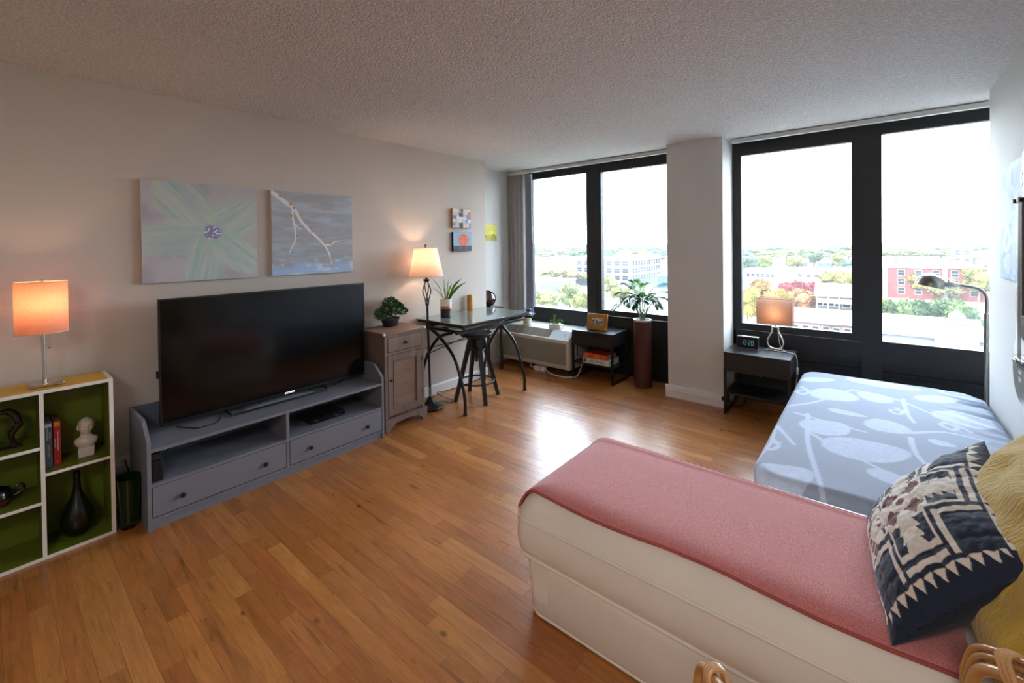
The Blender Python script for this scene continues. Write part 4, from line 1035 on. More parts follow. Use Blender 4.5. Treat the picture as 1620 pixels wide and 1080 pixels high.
b = B(O); slope_box(b, AX0 + .005, AX1 - .005, -.012, .004, .0004, .007); b.build('trim_strip', M_white, ac, smooth=False)
B(O).box(AX1 + .0005, AX1 + .004, 4.30, 4.318, .22, .34).build('side_slot', M_blackm, ac, smooth=False)
b = B(O); b.box(-.2, .7, 4.35, 4.56, .0005, .081); b.build('sub_base', M_blackm, ac, smooth=False)
cb = B().tube(spline([(.20, 4.20, .08), (.22, 4.17, .04), (.28, 4.16, .03)], 6) , .007, 8).build('power_cord', M_cablew, ac, loc=-Vector(ac.location))
tag(B().box(.28, .36, 4.15, 4.20, .0005, .058, bev=.006).build('power_adapter', M_white), 'white power adapter block on the floor under the air conditioner, left of two', 'adapter')
tag(B().box(.365, .43, 4.16, 4.21, .0005, .062, bev=.006).build('power_adapter', M_white), 'white power adapter block on the floor under the air conditioner, right of two', 'adapter')
cb = B().tube(spline([(.42, 4.185, .04), (.50, 4.15, .010), (.62, 4.12, .006), (.76, 4.125, .008), (.84, 4.2, .02), (.86, 4.25, .09), (.84, 4.32, .15), (.80, 4.4, .16)], 6), .006, 8).build('white_power_cable', M_cablew); tag(cb, 'white cable looping over the floor from the adapter to behind the left black nightstand', 'cable')

# pots on the air conditioner
M_pet = mat('lilac_petal', (150, 140, 214), .5, var=.25, island=.3, vscale=30)
M_lleaf = translucent('light_leaf', (110, 150, 70), (150, 200, 80), .35, .2, 40)
fp = thing('flower_pot', 'small cream pot of lilac flowers on the air conditioner left end', 'plant', (.085, 4.285, .5005))
M_potc = mat('cream_ceramic', (206, 200, 180), .4, var=.05)
B().lathe([(0, 0), (.058, 0), (.064, .006), (.064, .014), (.05, .016), (0, .012)], seg=30).build('saucer', M_potc, fp)
B().lathe([(0, .0125), (.044, .0165), (.047, .02), (.058, .105), (.062, .108), (.062, .116), (.054, .116), (.052, .10), (0, .10)], seg=30).build('pot', M_potc, fp)
rr = random.Random(8); b = B()
for k in range(34):
    a = rr.uniform(0, 6.28); r = rr.uniform(0.01, .095); c = Vector((r * math.cos(a), r * math.sin(a), .15 + rr.uniform(-.01, .05) - r * .25))
    nr = Vector((math.cos(a) * r * 8 + rr.uniform(-.6, .6), math.sin(a) * r * 8 + rr.uniform(-.6, .6), 1)).normalized(); u = nr.orthogonal().normalized(); v_ = nr.cross(u)
    for q in range(5):
        t = 2 * math.pi * q / 5; d = u * math.cos(t) + v_ * math.sin(t); e = nr.cross(d)
        b.poly([c, c + d * .015 + e * .009, c + d * .025 + nr * .003, c + d * .015 - e * .009])
b.build('blossom', M_pet, fp, smooth=False, normals=False)
b = B()
for k in range(26):
    a = rr.uniform(0, 6.28); d = Vector((math.cos(a), math.sin(a), 0)); L_ = rr.uniform(.05, .12)
    strap(b, d * .01 + Vector((0, 0, .10)), d * L_ * .6 + Vector((0, 0, .13)), d * L_ + Vector((0, 0, .125 + rr.uniform(-.02, .02))), .009, 6)
b.build('foliage', M_lleaf, fp, normals=False)
sc_ = thing('succulent_planter', 'low white rectangular planter with a trailing succulent on the air conditioner', 'plant', (.505, 4.30, .5005), R(4))
M_wcer = mat('white_ceramic', (232, 232, 230), .3)
B().box(-.075, .075, -.045, .045, .0005, .052, bev=.005, seg=2).box(-.049, .049, -.03, .03, .052, .066, bev=.004).build('planter', M_wcer, sc_)
B().box(-.044, .044, -.026, .026, .0661, .068).build('soil', M_soil, sc_)
for (p0, p1, p2, n) in (((-.02, 0, .066), (-.03, .01, .11), (-.02, 0, .155), 9), ((.01, 0, .066), (.06, 0, .10), (.11, -.02, .082), 9), ((-.02, 0, .066), (-.06, .01, .09), (-.085, .01, .072), 6), ((.0, .01, .066), (.02, .02, .095), (.05, .0, .10), 5)):
    P = spline([p0, p1, p2], 8); b = B(); b.tube(P, .0022, 6)
    for i in range(n):
        p = P[int((i + 1) * (len(P) - 1) / n)]; s_ = 1 if i % 2 else -1
        b.sph(p + Vector((0, s_ * .006, .004)) + Vector((s_ * .004, 0, 0)), (.009, .008, .005), 8)
    b.build('trailing_stem', M_lleaf, sc_)

# ------------------------------------------------------------------ nightstands
M_ns = mat('black_brown_veneer', (30, 26, 26), .45, var=.15, vscale=6, stretch=(1, 12, 12)); M_nst = mat('black_satin_top', (34, 32, 36), .30, var=.06, coat=.2)
def nightstand(label, x0, y0, group, hx):
    W, D, Z = .495, .405, .540
    T = thing('nightstand', label, 'nightstand', (x0 + W / 2, y0 + D / 2, 0), 0, group)
    h = W / 2; k = D / 2
    B().box(-h, h, -k, k, Z - .010, Z, bev=.0015).build('top', M_nst, T, smooth=False)
    b = B(); b.box(-h + .001, h - .001, -k + .02, k - .001, Z - .142, Z - .0101); b.build('case', M_ns, T, smooth=False)
    d = B().box(-h + .001, h - .001, -k + .001, -k + .0195, Z - .142, Z - .0125, bev=.001).build('drawer_front', M_ns, T, smooth=False)
    B().box(hx - .058, hx + .058, -k - .012, -k + .008, Z - .0119, Z - .0105).box(hx - .058, hx + .058, -k - .012, -k - .0105, Z - .022, Z - .0119).build('handle', M_black, d, smooth=False)
    s_ = .02
    for sx_ in (-1, 1):
        xa, xb = (-h, -h + s_) if sx_ < 0 else (h - s_, h)
        b = B(); b.box(xa, xb, -k, -k + s_, .0005, Z - .1425).box(xa, xb, k - s_, k, .0005, Z - .1425).box(xa, xb, -k + s_, k - s_, .0005, s_)
        b.build('leg_frame', M_black, T, smooth=False)
    b = B(); b.box(-h + s_, h - s_, -k + .002, -k + s_, Z - .1625, Z - .1425).box(-h + s_, h - s_, k - s_, k - .002, Z - .1625, Z - .1425); b.split('cross_bar', M_black, T, smooth=False)
    B().box(-h + .0005, h - .0005, -k + s_ + .001, k - s_ - .001, .172, .188).build('shelf', M_ns, T, smooth=False)
    return T
nightstand('black nightstand with a photo frame and books, beside the air conditioner', .802, 4.165, 'black nightstands', -.055)
nightstand('black nightstand with a clock and lit lamp, between the pier and the bed', 2.388, 4.085, 'black nightstands', .195)
# books lying on the shelf of the left one
def book_flat(label, x0, x1, y0, y1, z0, th, col, spine, pagecol, group):
    T = thing('book', label, 'book', ((x0 + x1) / 2, (y0 + y1) / 2, z0), 0, group); O = T.location
    mc = mat('book_cover', col, .45, var=.08)
    B(O).box(x0, x1, y0, y1, z0, z0 + .003).box(x0, x1, y0, y1, z0 + th - .003, z0 + th).box(x0, x1, y0, y0 + .003, z0 + .003, z0 + th - .003).build('cover', mc, T, smooth=False)
    B(O).box(x0 + .004, x1 - .004, y0 + .0031, y1 - .004, z0 + .0031, z0 + th - .0031).build('pages', mat('page_block', pagecol, .8, var=.1, vscale=3, stretch=(1, 1, 250)), T, smooth=False)
    for (t, s, x, mm, sx_) in spine: text(t, s, mm, T, frame_at(Vector((x, y0 - .0004, z0 + th / 2)) - O, (1, 0, 0), (0, 0, 1)), sx=sx_)
    return T
M_ink = mat('black_ink', (24, 24, 24), .6); M_ltor = mat('pale_orange_print', (244, 190, 110), .6)
g_ = 'books on the nightstand shelf'
w1 = book_flat('thick white hardback reading ART AGES lying on the shelf of the left nightstand', .918, 1.236, 4.20, 4.44, .1885, .058, (206, 208, 206), [('ART·AGES', .040, 1.085, M_ink, .98), (':', .026, 1.203, M_ink, 1)], (190, 192, 194), g_)
b = B(w1.location); b.box(.928, .966, 4.1993, 4.1998, .198, .238); b.build('spine_picture', mat('small_spine_picture', (92, 74, 72), .5, var=.8, vscale=120), w1, smooth=False)
w2 = book_flat('orange red hardback lying on top of the white ART AGES book', .930, 1.212, 4.202, 4.43, .2470, .052, (206, 72, 26), [('CA', .040, 1.09, M_ltor, 1.2), ('L.E', .018, 1.17, M_ltor, 1)], (150, 150, 148), g_)
text('ART IN', .014, M_letw, w2, frame_at(Vector((.966, 4.2016, .280)) - w2.location, (1, 0, 0), (0, 0, 1)))
text('REVIEW', .014, M_letw, w2, frame_at(Vector((.966, 4.2016, .263)) - w2.location, (1, 0, 0), (0, 0, 1)))
# photo frame
M_gframe = mat('golden_burl_frame', (172, 118, 44), .35, var=.35, vscale=14, coat=.2)
def photo(U, V):
    c = np.zeros(U.shape + (3,)) + np.array([170, 166, 158]); n = fbm(U * 14, V * 9); c = mixc(c, (60, 56, 54), sstep(.48, .6, n) * (V > .3)); c = mixc(c, (225, 220, 212), sstep(.5, .6, fbm(U * 9 + 4, V * 7)) * (V < .45)); c = mixc(c, (178, 120, 92), sstep(.82, .88, V)); return c
pf = thing('photo_frame', 'golden wooden photo frame with a black and white photograph, leaning on the left nightstand', 'photo frame', (1.045, 4.29, .5405), R(4)); pf.rotation_euler = (R(-12), 0, R(3))
W2, H2 = .119, .182
b = B(); b.box(-W2, -.070, -.008, .008, .0005, H2, bev=.003).box(.070, W2, -.008, .008, .0005, H2, bev=.003).box(-.070, .070, -.008, .008, .0005, .046, bev=.003).box(-.070, .070, -.008, .008, H2 - .046, H2, bev=.003)
b.build('frame', M_gframe, pf)
U, Vv = np.meshgrid(np.linspace(0, 1, 60), np.linspace(0, 1, 44), indexing='ij')
me = gridmesh('photograph', np.stack([-.0695 + .139 * U, np.full_like(U, -.002), .0465 + .089 * Vv], -1), M_cpaint, smooth=False); paint(me, linarr(photo(U, 1 - Vv)).reshape(-1, 3)); link('photograph', me, pf)
b = B(); b.box(-.07, .07, .0, .004, .046, H2 - .046).prism([(.0085, .12), (.075, .017), (.070, .017), (.0085, .105)], 'x', -.02, .02); b.build('stand_back', M_blackm, pf, smooth=False)

# tall planter with palm
M_plant = mat('brown_woven_planter', (76, 34, 26), .5, var=.15, vscale=4, stretch=(1, 1, 40), bump=.25, bscale=30)
pm = thing('palm_planter', 'tall dark red brown cylinder planter with a leafy palm, in front of the left window', 'plant', (1.535, 4.375, 0))
B().lathe([(0, .0005), (.086, .0005), (.089, .004), (.089, .686), (.089, .690)], seg=40).build('cylinder', M_plant, pm)
B().lathe([(.0892, .682), (.0905, .685), (.0905, .700), (.081, .700), (.080, .665), (0, .66)], seg=40).build('rim', mat('white_rim', (208, 204, 204), .4), pm)
rr = random.Random(4); b = B()
for k in range(70):
    a = rr.uniform(0, 6.28); r = .078 * math.sqrt(rr.random()); b.sph((r * math.cos(a), r * math.sin(a), .676 + rr.uniform(0, .012)), (.011, .009, .008), 6)
stuff(b.build('pebbles', mat('grey_pebble', (176, 166, 170), .6, island=.3, var=.1), pm))
M_pl1 = translucent('backlit_palm_leaf', (48, 88, 52), (120, 170, 50), .45, .25, 30); M_pl2 = translucent('shaded_palm_leaf', (44, 78, 66), (60, 110, 60), .3, .25, 30)  # one leaf in two tones: upper fronds coloured as backlit, lower as shaded
M_pst = mat('palm_stem', (96, 120, 84), .5, var=.2)
RG = Vector((.77, .64, 0)); FW = Vector((-.64, .77, 0))
def frond(tipx, tipz, tipf, midx, midz, midf, m_, n=20, ll=.135, wd=.0060):
    base = Vector((rr.uniform(-.02, .02), rr.uniform(-.02, .02), .668))
    P = spline([base, RG * midx + FW * midf + Vector((0, 0, midz)), RG * (midx * .35 + tipx * .65) + FW * (midf * .35 + tipf * .65) + Vector((0, 0, (midz * .3 + tipz * .7) + .02)), RG * tipx + FW * tipf + Vector((0, 0, tipz))], 9)
    T_ = B(); N_ = len(P); T_.tube(P, [.0038 * (1 - .75 * i / N_) for i in range(N_)], 6); fr = T_.build('stem', M_pst, pm)
    b = B(); i0 = int(N_ * .33)
    for q in range(n):
        i = min(N_ - 2, i0 + int(q * (N_ - 1 - i0) / n)); t = (P[i + 1] - P[i]).normalized(); side = t.cross(Vector((0, 0, 1)))
        if side.length < .1: side = RG.copy()
        side.normalize(); upv = side.cross(t); L_ = ll * (1.0 - .55 * abs(q / n - .35) / .65)
        for s_ in (-1, 1):
            d = (side * s_ * .95 + t * .55 + upv * (.10 + rr.uniform(-.12, .1))).normalized(); p = P[i]; e = d.cross(upv).normalized() * wd
            tipp = p + d * L_ - Vector((0, 0, .015)); m1 = p + d * L_ * .45 + upv * .006
            b.poly([p, m1 - e, m1 + upv * .001 + d * .0]); b.poly([p, m1, m1 + e]); b.poly([m1 - e, tipp, m1]); b.poly([m1, tipp, m1 + e])
    b.build('leaflet', m_, fr, smooth=False, normals=False)
for a in ((-.19, 1.065, .06, -.05, .93, .02, M_pl1), (-.06, 1.09, .12, -.02, .93, .05, M_pl1), (.02, 1.06, -.02, .0, .93, 0, M_pl1), (.27, 1.055, .0, .07, .97, 0, M_pl1), (.30, .965, .05, .09, .92, .02, M_pl1),
          (-.32, .80, -.05, -.15, .93, -.03, M_pl2), (-.25, .955, .08, -.10, .91, .03, M_pl2), (-.15, .835, -.12, -.07, .88, -.07, M_pl2), (.13, .83, -.12, .07, .90, -.06, M_pl2), (.24, .90, -.05, .11, .90, -.04, M_pl2), (-.20, .88, -.02, -.09, .91, 0, M_pl2), (-.10, .95, -.10, -.05, .9, -.05, M_pl2), (.17, .87, .08, .07, .9, .03, M_pl2), (-.12, 1.02, .0, -.04, .92, 0, M_pl1), (.20, .80, .0, .10, .87, 0, M_pl2), (-.05, .90, -.16, -.02, .90, -.08, M_pl2), (.10, .93, .14, .05, .9, .08, M_pl2)):
    frond(*a)

# ------------------------------------------------------------------ clock and lamp on the right nightstand
ck = thing('digital_clock', 'silver framed black digital clock showing 12:20 on the right nightstand', 'clock', (2.527, 4.35, .5405), R(0)); O = ck.location
B(O).prism([(4.325, .5408), (4.372, .5408), (4.368, .640), (4.338, .640)], 'x', 2.443, 2.611).build('case', M_blackm, ck, smooth=False)
B(O).box(2.441, 2.613, 4.322, 4.374, .5405, .5445).box(2.441, 2.613, 4.334, 4.372, .6405, .647, bev=.002).split('silver_trim', M_steel, ck, smooth=False)
M_dig = mat('cyan_digit', (120, 190, 200), .4, emit=(120, 200, 215), estr=.2)
tilt = Vector((0, .013, .0992)).normalized(); p = Vector((2.527, 4.3312 - .0012, .592))
def digit(b, d, x0):
    segs = {'0': 'abcdef', '1': 'bc', '2': 'abged'}[d]; w_, h_ = .017, .020; t_ = .0028
    S = {'a': (0, h_, w_, h_ + t_), 'g': (0, 0, w_, t_), 'd': (0, -h_, w_, -h_ + t_), 'f': (0, 0, t_, h_), 'b': (w_ - t_, 0, w_, h_), 'e': (0, -h_, t_, 0), 'c': (w_ - t_, -h_, w_, 0)}
    Mx = frame_at(p - Vector(O), (1, 0, 0), tilt)
    for s_ in segs: a, c, e, f = S[s_]; b.box(x0 + a, x0 + e, c, f, 0, .0006, M=Mx)
b = B()
for d, x0 in (('1', -.050), ('2', -.027), ('2', .007), ('0', .031)): digit(b, d, x0)
Mx = frame_at(p - Vector(O), (1, 0, 0), tilt); b.box(-.004, -.001, -.009, -.006, 0, .0006, M=Mx).box(-.004, -.001, .007, .010, 0, .0006, M=Mx)
b.build('digits', M_dig, ck, smooth=False)

l2 = thing('bedside_lamp', 'lit lamp with rectangular taupe shade and open chrome loop base on the right nightstand', 'lamp', (2.735, 4.385, .5405)); O = l2.location
B(O).box(2.662, 2.81, 4.355, 4.415, .5406, .548, bev=.002).build('base', M_chrome, l2)
b = B(O)
P = spline([(2.713, 4.385, .747), (2.708, 4.385, .70), (2.685, 4.385, .65), (2.675, 4.385, .61), (2.69, 4.385, .572), (2.735, 4.385, .556), (2.78, 4.385, .572), (2.795, 4.385, .61), (2.785, 4.385, .65), (2.762, 4.385, .70), (2.757, 4.385, .747)], 5)
for i in range(len(P) - 1): pass
b.tube(P, .0075, 10).box(2.708, 2.763, 4.372, 4.398, .742, .752, bev=.002).cyl((2.735, 4.385, .752), (2.735, 4.385, .79), .008, seg=10)
b.build('loop_stem', M_chrome, l2)
M_taupe = translucent('taupe_pleated_shade', (158, 138, 124), (172, 136, 112), .42, .12, 12, (24, 24, .4))
sx0, sx1, sy0, sy1, z0, z1 = 2.600, 2.868, 4.325, 4.445, .776, .998
b = B(O)
for q in ([(sx0, sy0), (sx1, sy0)], [(sx1, sy0), (sx1, sy1)], [(sx1, sy1), (sx0, sy1)], [(sx0, sy1), (sx0, sy0)]):
    (xa, ya), (xb, yb) = q; b.poly([(xa, ya, z0), (xb, yb, z0), (xb, yb, z1), (xa, ya, z1)])
bmesh.ops.remove_doubles(b.bm, verts=b.bm.verts, dist=1e-5)
sh = b.build('lamp_shade', M_taupe, l2, smooth=False)
b = B(O)
for z in (z0, z1): b.tube([(sx0, sy0, z), (sx1, sy0, z), (sx1, sy1, z), (sx0, sy1, z)], .003, 6, closed=True)
b.split('rim', mat('pale_shade_rim', (205, 180, 170), .7), sh)
B(O).sph((2.735, 4.385, .835), (.025, .025, .033), 14).build('bulb', M_bulb, l2)
bulb_light(l2, (2.735, 4.385, .865), 1.5, (1.0, .62, .38), .03)
B(O).tube([(sx0, 4.385, z1 - .008), (2.735, 4.385, z1 - .012), (sx1, 4.385, z1 - .008)], .002, 6).cyl((2.735, 4.385, .79), (2.735, 4.385, z1 - .01), .003, seg=8).build('harp', M_steel, l2)
cb = B().tube(spline([(2.752, 4.38, .745), (2.758, 4.378, .70), (2.765, 4.376, .63), (2.79, 4.37, .562), (2.84, 4.35, .546), (2.886, 4.33, .545), (2.903, 4.31, .50), (2.905, 4.30, .44)], 6), .003, 8).build('white_lamp_cord', M_cablew); tag(cb, 'white cord of the bedside lamp hanging over the right side of the nightstand', 'cord')
cb = B(); cb.box(2.897, 2.914, 4.291, 4.307, .385, .44, bev=.004); cb.tube(spline([(2.905, 4.299, .386), (2.90, 4.30, .33), (2.893, 4.31, .25), (2.892, 4.33, .18), (2.893, 4.36, .08), (2.895, 4.40, .006)], 6), .003, 8)
tag(cb.build('cord_switch', M_cablew), 'white inline switch with its cord dangling between the right nightstand and the bed', 'switch')
cb = B()
for k in range(3): cb.tube([(2.45 + .07 * math.cos(t), 4.26 + .004 * k, .10 + .075 * math.sin(t)) for t in [2 * math.pi * i / 24 for i in range(24)]], .007, 8, closed=True)
tag(cb.build('cable_coil', M_blackm), 'coil of black cable behind the left leg of the right nightstand', 'cable')
cb = B(); cb.tube(spline([(2.56, 4.52, .36), (2.57, 4.5, .30), (2.60, 4.5, .26)], 6), .006, 8); cb.box(2.545, 2.575, 4.50, 4.575, .355, .385, bev=.004); tag(cb.build('white_wall_plug', M_cablew), 'white plug and cord behind the right nightstand', 'plug')

# ------------------------------------------------------------------ reading lamp by the right window
M_dsteel = mat('dark_satin_steel', (128, 125, 120), .3, metal=1.0, var=.06)
rl = thing('gooseneck_lamp', 'satin steel gooseneck reading floor lamp behind the bed at the right window', 'lamp', (3.985, 4.345, 0)); O = rl.location
B(O).lathe([(0, .0005), (.11, .0005), (.115, .006), (.11, .016), (.03, .028), (0, .03)], c=(3.985, 4.345, 0), seg=32).build('base', M_steel, rl)
B(O).cyl((3.985, 4.345, .028), (3.988, 4.345, .985), .0125, seg=16).build('pole', M_dsteel, rl)
B(O).tube(spline([(3.988, 4.345, .985), (3.990, 4.345, 1.07), (3.982, 4.345, 1.115), (3.955, 4.345, 1.148), (3.91, 4.345, 1.163), (3.85, 4.345, 1.172)], 6), .0095, 12).build('gooseneck', M_dsteel, rl)
B(O).tube([(3.862, 4.345, 1.170), (3.835, 4.345, 1.174), (3.825, 4.345, 1.175), (3.788, 4.345, 1.174)], [.011, .016, .019, .019], 14).cyl((3.806, 4.345, 1.185), (3.806, 4.345, 1.212), .005, seg=8).build('socket', M_steel, rl)
Mh = Matrix.Translation((3.708, 4.345, 1.160)) @ Matrix.Rotation(R(14), 4, 'Y')
B(O).lathe([(.083, -.004), (.083, .0), (.080, .03), (.068, .058), (.048, .076), (.022, .086), (0, .088)], seg=36, M=Mh).lathe([(0, .083), (.045, .072), (.064, .055), (.076, .03), (.079, 0), (.083, -.004)], seg=36, M=Mh).build('lamp_head', M_dsteel, rl)
# ------------------------------------------------------------------ bed
M_sheet = mat('printed_cotton_sheet', (140, 150, 170), .85, attr='paint', bump=.12, bscale=260, sheen=.15)
bd = thing('bed', 'low single bed under a grey blue leaf print sheet by the right wall', 'bed', (3.45, 3.2, 0)); O = bd.location
EX0, EX1, EY0, EY1, EZ = 2.952, 3.958, 2.205, 4.238, .452
LE = [(3.07, 3.67, 3.31, 3.58, .15), (3.32, 3.7, 3.49, 3.76, .12), (3.61, 3.85, 3.81, 4.01, .07), (3.7, 3.66, 3.89, 3.48, .13), (3.24, 4.14, 3.64, 4.1, .10), (3.11, 2.87, 3.27, 3.07, .11), (3.36, 3.2, 3.55, 3.14, .11), (3.21, 2.67, 3.52, 2.85, .13), (3.38, 2.54, 3.53, 2.44, .06), (3.18, 3.29, 3.36, 3.28, .04), (3.61, 3.08, 3.71, 3.07, .04), (2.96, 2.10, 3.17, 2.36, .11), (2.96, 3.88, 3.17, 4.04, .06), (3.7, 2.98, 3.8, 2.98, .06), (3.70, 2.62, 3.9, 2.72, .09), (3.62, 2.36, 3.8, 2.28, .07)]
ST = [[(3.09, 3.13), (3.13, 2.7), (3.2, 2.34), (3.24, 2.13), (3.25, 1.95)], [(3.03, 3.11), (3.18, 3.06), (3.36, 3.01)], [(3.13, 2.83), (3.24, 2.7), (3.36, 2.61), (3.5, 2.5)], [(3.54, 3.06), (3.55, 2.86), (3.58, 2.73)], [(2.96, 2.86), (3.08, 2.62)], [(2.95, 2.34), (2.98, 2.58), (2.96, 2.86)], [(2.97, 3.21), (3.1, 3.39), (3.28, 3.83)], [(3.28, 3.83), (3.5, 3.77), (3.66, 3.57)], [(3.55, 3.14), (3.69, 3.27), (3.84, 3.25)], [(3.54, 3.8), (3.55, 3.48), (3.57, 3.33)], [(3.73, 4.29), (3.76, 4.12), (3.9, 4.08)],
      [(3.00, 3.70), (3.05, 3.62), (3.02, 3.52), (2.98, 3.58), (3.03, 3.64), (3.12, 3.6)], [(2.99, 2.62), (3.02, 2.55), (2.99, 2.48), (2.97, 2.55), (3.02, 2.60)], [(3.70, 3.45), (3.75, 3.40), (3.72, 3.34), (3.68, 3.40), (3.74, 3.44), (3.80, 3.36)], [(3.50, 3.56), (3.53, 3.50), (3.50, 3.44), (3.47, 3.50), (3.53, 3.54)]]
def sheet_col(X, Y):
    c = np.zeros(X.shape + (3,)) + np.array([146, 153, 170]); lf = np.zeros_like(X)
    for (ax, ay, bx, by, h) in LE:
        mx, my = (ax + bx) / 2, (ay + by) / 2; L_ = math.hypot(bx - ax, by - ay) / 2 * 1.05; dx, dy = (bx - ax) / (2 * L_) * 1.05, (by - ay) / (2 * L_) * 1.05
        s_ = ((X - mx) * dx + (Y - my) * dy) / L_; t_ = (-(X - mx) * dy + (Y - my) * dx) / h
        r = np.sqrt(np.abs(s_) ** 1.7 + np.abs(t_ * (1 + .25 * s_)) ** 2 + 1e-6) + .10 * (fbm(X * 14, Y * 14) - .5); lf = np.maximum(lf, 1 - sstep(.94, 1.03, r))
    sm = np.zeros_like(X)
    for s_ in ST:
        p = [tuple(v)[:2] for v in spline([(a, b, 0) for a, b in s_], 4)]; sm = np.maximum(sm, seg_mask(X, Y, p, .013, .009))
    weave = .72 + .56 * (.5 * vnoise(X * 34, Y * 420) + .5 * vnoise(X * 420, Y * 34) - .28)
    return mixc(c, (190, 198, 218), np.clip(np.maximum(lf * np.clip(weave, .2, 1), sm * .85), 0, 1))
def fold(x, y, X0, X1, Y0, Y1, Z, r, rc):
    """drape a flat point over a box with rounded edges and corners"""
    cx = min(max(x, X0 + rc), X1 - rc); cy = min(max(y, Y0 + rc), Y1 - rc); dx, dy = x - cx, y - cy; d = math.hypot(dx, dy)
    lim = rc - r
    if d <= lim or d < 1e-9: return x, y, Z, 0
    o = d - lim; ux, uy = dx / d, dy / d; a = min(o / r, math.pi / 2)
    q = lim + r * math.sin(a); return cx + ux * q, cy + uy * q, Z - r * (1 - math.cos(a)) - max(0, o - r * math.pi / 2), o
nu, nv, dp = 260, 440, .30
P = np.zeros((nu, nv, 3)); gx = np.linspace(EX0 - dp, EX1 + dp, nu); gy = np.linspace(EY0 - dp, EY1 + dp, nv)
for i, x in enumerate(gx):
    for j, y in enumerate(gy):
        a, b_, z, o_ = fold(x, y, EX0, EX1, EY0, EY1, EZ, .045, .13); z = max(z, .205 + .004 * math.sin(y * 30))
        cr = math.exp(-((x - 3.93) / .14) ** 2) * math.exp(-((y - 3.85) / .5) ** 2)
        z += .0035 * (float(mnoise.noise(Vector((x * 5, y * 4, 0))))) + cr * .010 * math.sin(y * 46 + x * 22 + 5 * mnoise.noise(Vector((x * 6, y * 6, 3))))
        P[i, j] = (a - O.x, b_ - O.y, z - .008 * (z > .3) * math.exp(-((x - 3.45) / .4) ** 2) * math.exp(-((y - 3.1) / .9) ** 2) * -1)
me = gridmesh('printed_sheet', P, M_sheet); X_, Y_ = np.meshgrid(gx, gy, indexing='ij')
paint(me, linarr(sheet_col(X_, Y_)).reshape(-1, 3)); link('printed_sheet', me, bd)
M_mat = mat('dark_grey_ticking', (104, 102, 104), .9, var=.06)
B(O).box(EX0 + .01, EX1 - .01, EY0 + .01, EY1 - .01, .06, .199, bev=.01).build('box_base', M_mat, bd)
b = B(O)
for x in (EX0 + .08, EX1 - .08):
    for y in (EY0 + .10, EY1 - .10): b.cyl((x, y, .0005), (x, y, .0595), .022, .028, seg=12)
b.split('leg', M_blackm, bd)

# ------------------------------------------------------------------ chaise
M_cream_f = mat('cream_upholstery', (232, 223, 210), .62, var=.03, vscale=6, bump=.06, bscale=300, sheen=.1)
ch = thing('chaise', 'long cream upholstered chaise with piped seat cushion in the right foreground', 'chaise', (3.1, 1.71, 0)); O = ch.location
def rr_ring(x0, x1, y0, y1, r, z, n=8):
    out = []
    for (cx, cy, a0) in ((x1 - r, y1 - r, 0), (x0 + r, y1 - r, 90), (x0 + r, y0 + r, 180), (x1 - r, y0 + r, 270)):
        for k in range(n + 1): a = R(a0 + 90 * k / n); out.append(Vector((cx + r * math.cos(a), cy + r * math.sin(a), z)))
    return out
def ringstack(b, rings, capb=True, capt=True):
    vs_ = [[b.bm.verts.new(p) for p in r] for r in rings]
    for a, c in zip(vs_, vs_[1:]):
        n = len(a)
        for k in range(n): b.bm.faces.new((a[k], a[(k + 1) % n], c[(k + 1) % n], c[k]))
    if capb: b.bm.faces.new(vs_[0][::-1])
    if capt: b.bm.faces.new(vs_[-1])
b = B(bd.location); ringstack(b, [rr_ring(EX0 + q, EX1 - q, EY0 + q, EY1 - q, .12, z) for q, z in ((.02, .20), (.012, .22), (.012, .40), (.03, .435))]); b.build('mattress', M_mat, bd)
HX0, HX1, HY0, HY1 = 2.262, 3.945, 1.345, 2.085
def topz(i): return .402 + .108 * (1 - math.exp(-max(0, i) / .034))
rings = []
for ins, z in ((.05, .257), (.012, .259), (.004, .266), (-.004, .30), (-.006, .33), (-.003, .37), (.001, .398)): rings.append(rr_ring(HX0 + ins, HX1 - ins, HY0 + ins, HY1 - ins, .075 - ins * .5, z))
for ins in (.006, .014, .025, .04, .06, .09, .13, .19, .27, .34): rings.append(rr_ring(HX0 + ins, HX1 - ins, HY0 + ins, HY1 - ins, max(.02, .08 - ins * .2), topz(ins)))
b = B(O); ringstack(b, rings); b.build('seat_cushion', M_cream_f, ch, ang=70)
b = B(O); b.tube(rr_ring(HX0 - .001, HX1 + .001, HY0 - .001, HY1 + .001, .076, .402), .0055, 8, closed=True); b.build('upper_piping', M_cream_f, ch)
b = B(O); b.tube(rr_ring(HX0 + .004, HX1 - .004, HY0 + .004, HY1 - .004, .074, .262), .006, 8, closed=True); b.build('lower_piping', M_cream_f, ch)
b = B(O); ringstack(b, [rr_ring(HX0 + q + .036, HX1 - q - .01, HY0 + q + .036, HY1 - q - .03, .06, z) for q, z in ((.014, .012), (.004, .03), (.0, .12), (-.006, .20), (.0, .245), (.012, .252))]); b.build('base', M_cream_f, ch, ang=70)
b = B(O); b.tube(rr_ring(HX0 + .046, HX1 - .02, HY0 + .046, HY1 - .04, .06, .012), .005, 8, closed=True); b.build('hem_piping', M_cream_f, ch)
b = B(O); b.box(2.345, 2.418, 1.3745, 1.378, .085, .242, bev=.001); b.build('side_flap', M_cream_f, ch)
b = B(O)
for x in (2.40, 3.85):
    for y in (1.47, 1.96): b.cyl((x, y, .0003), (x, y, .012), .02, seg=10)
b.split('glide', M_blackm, ch)
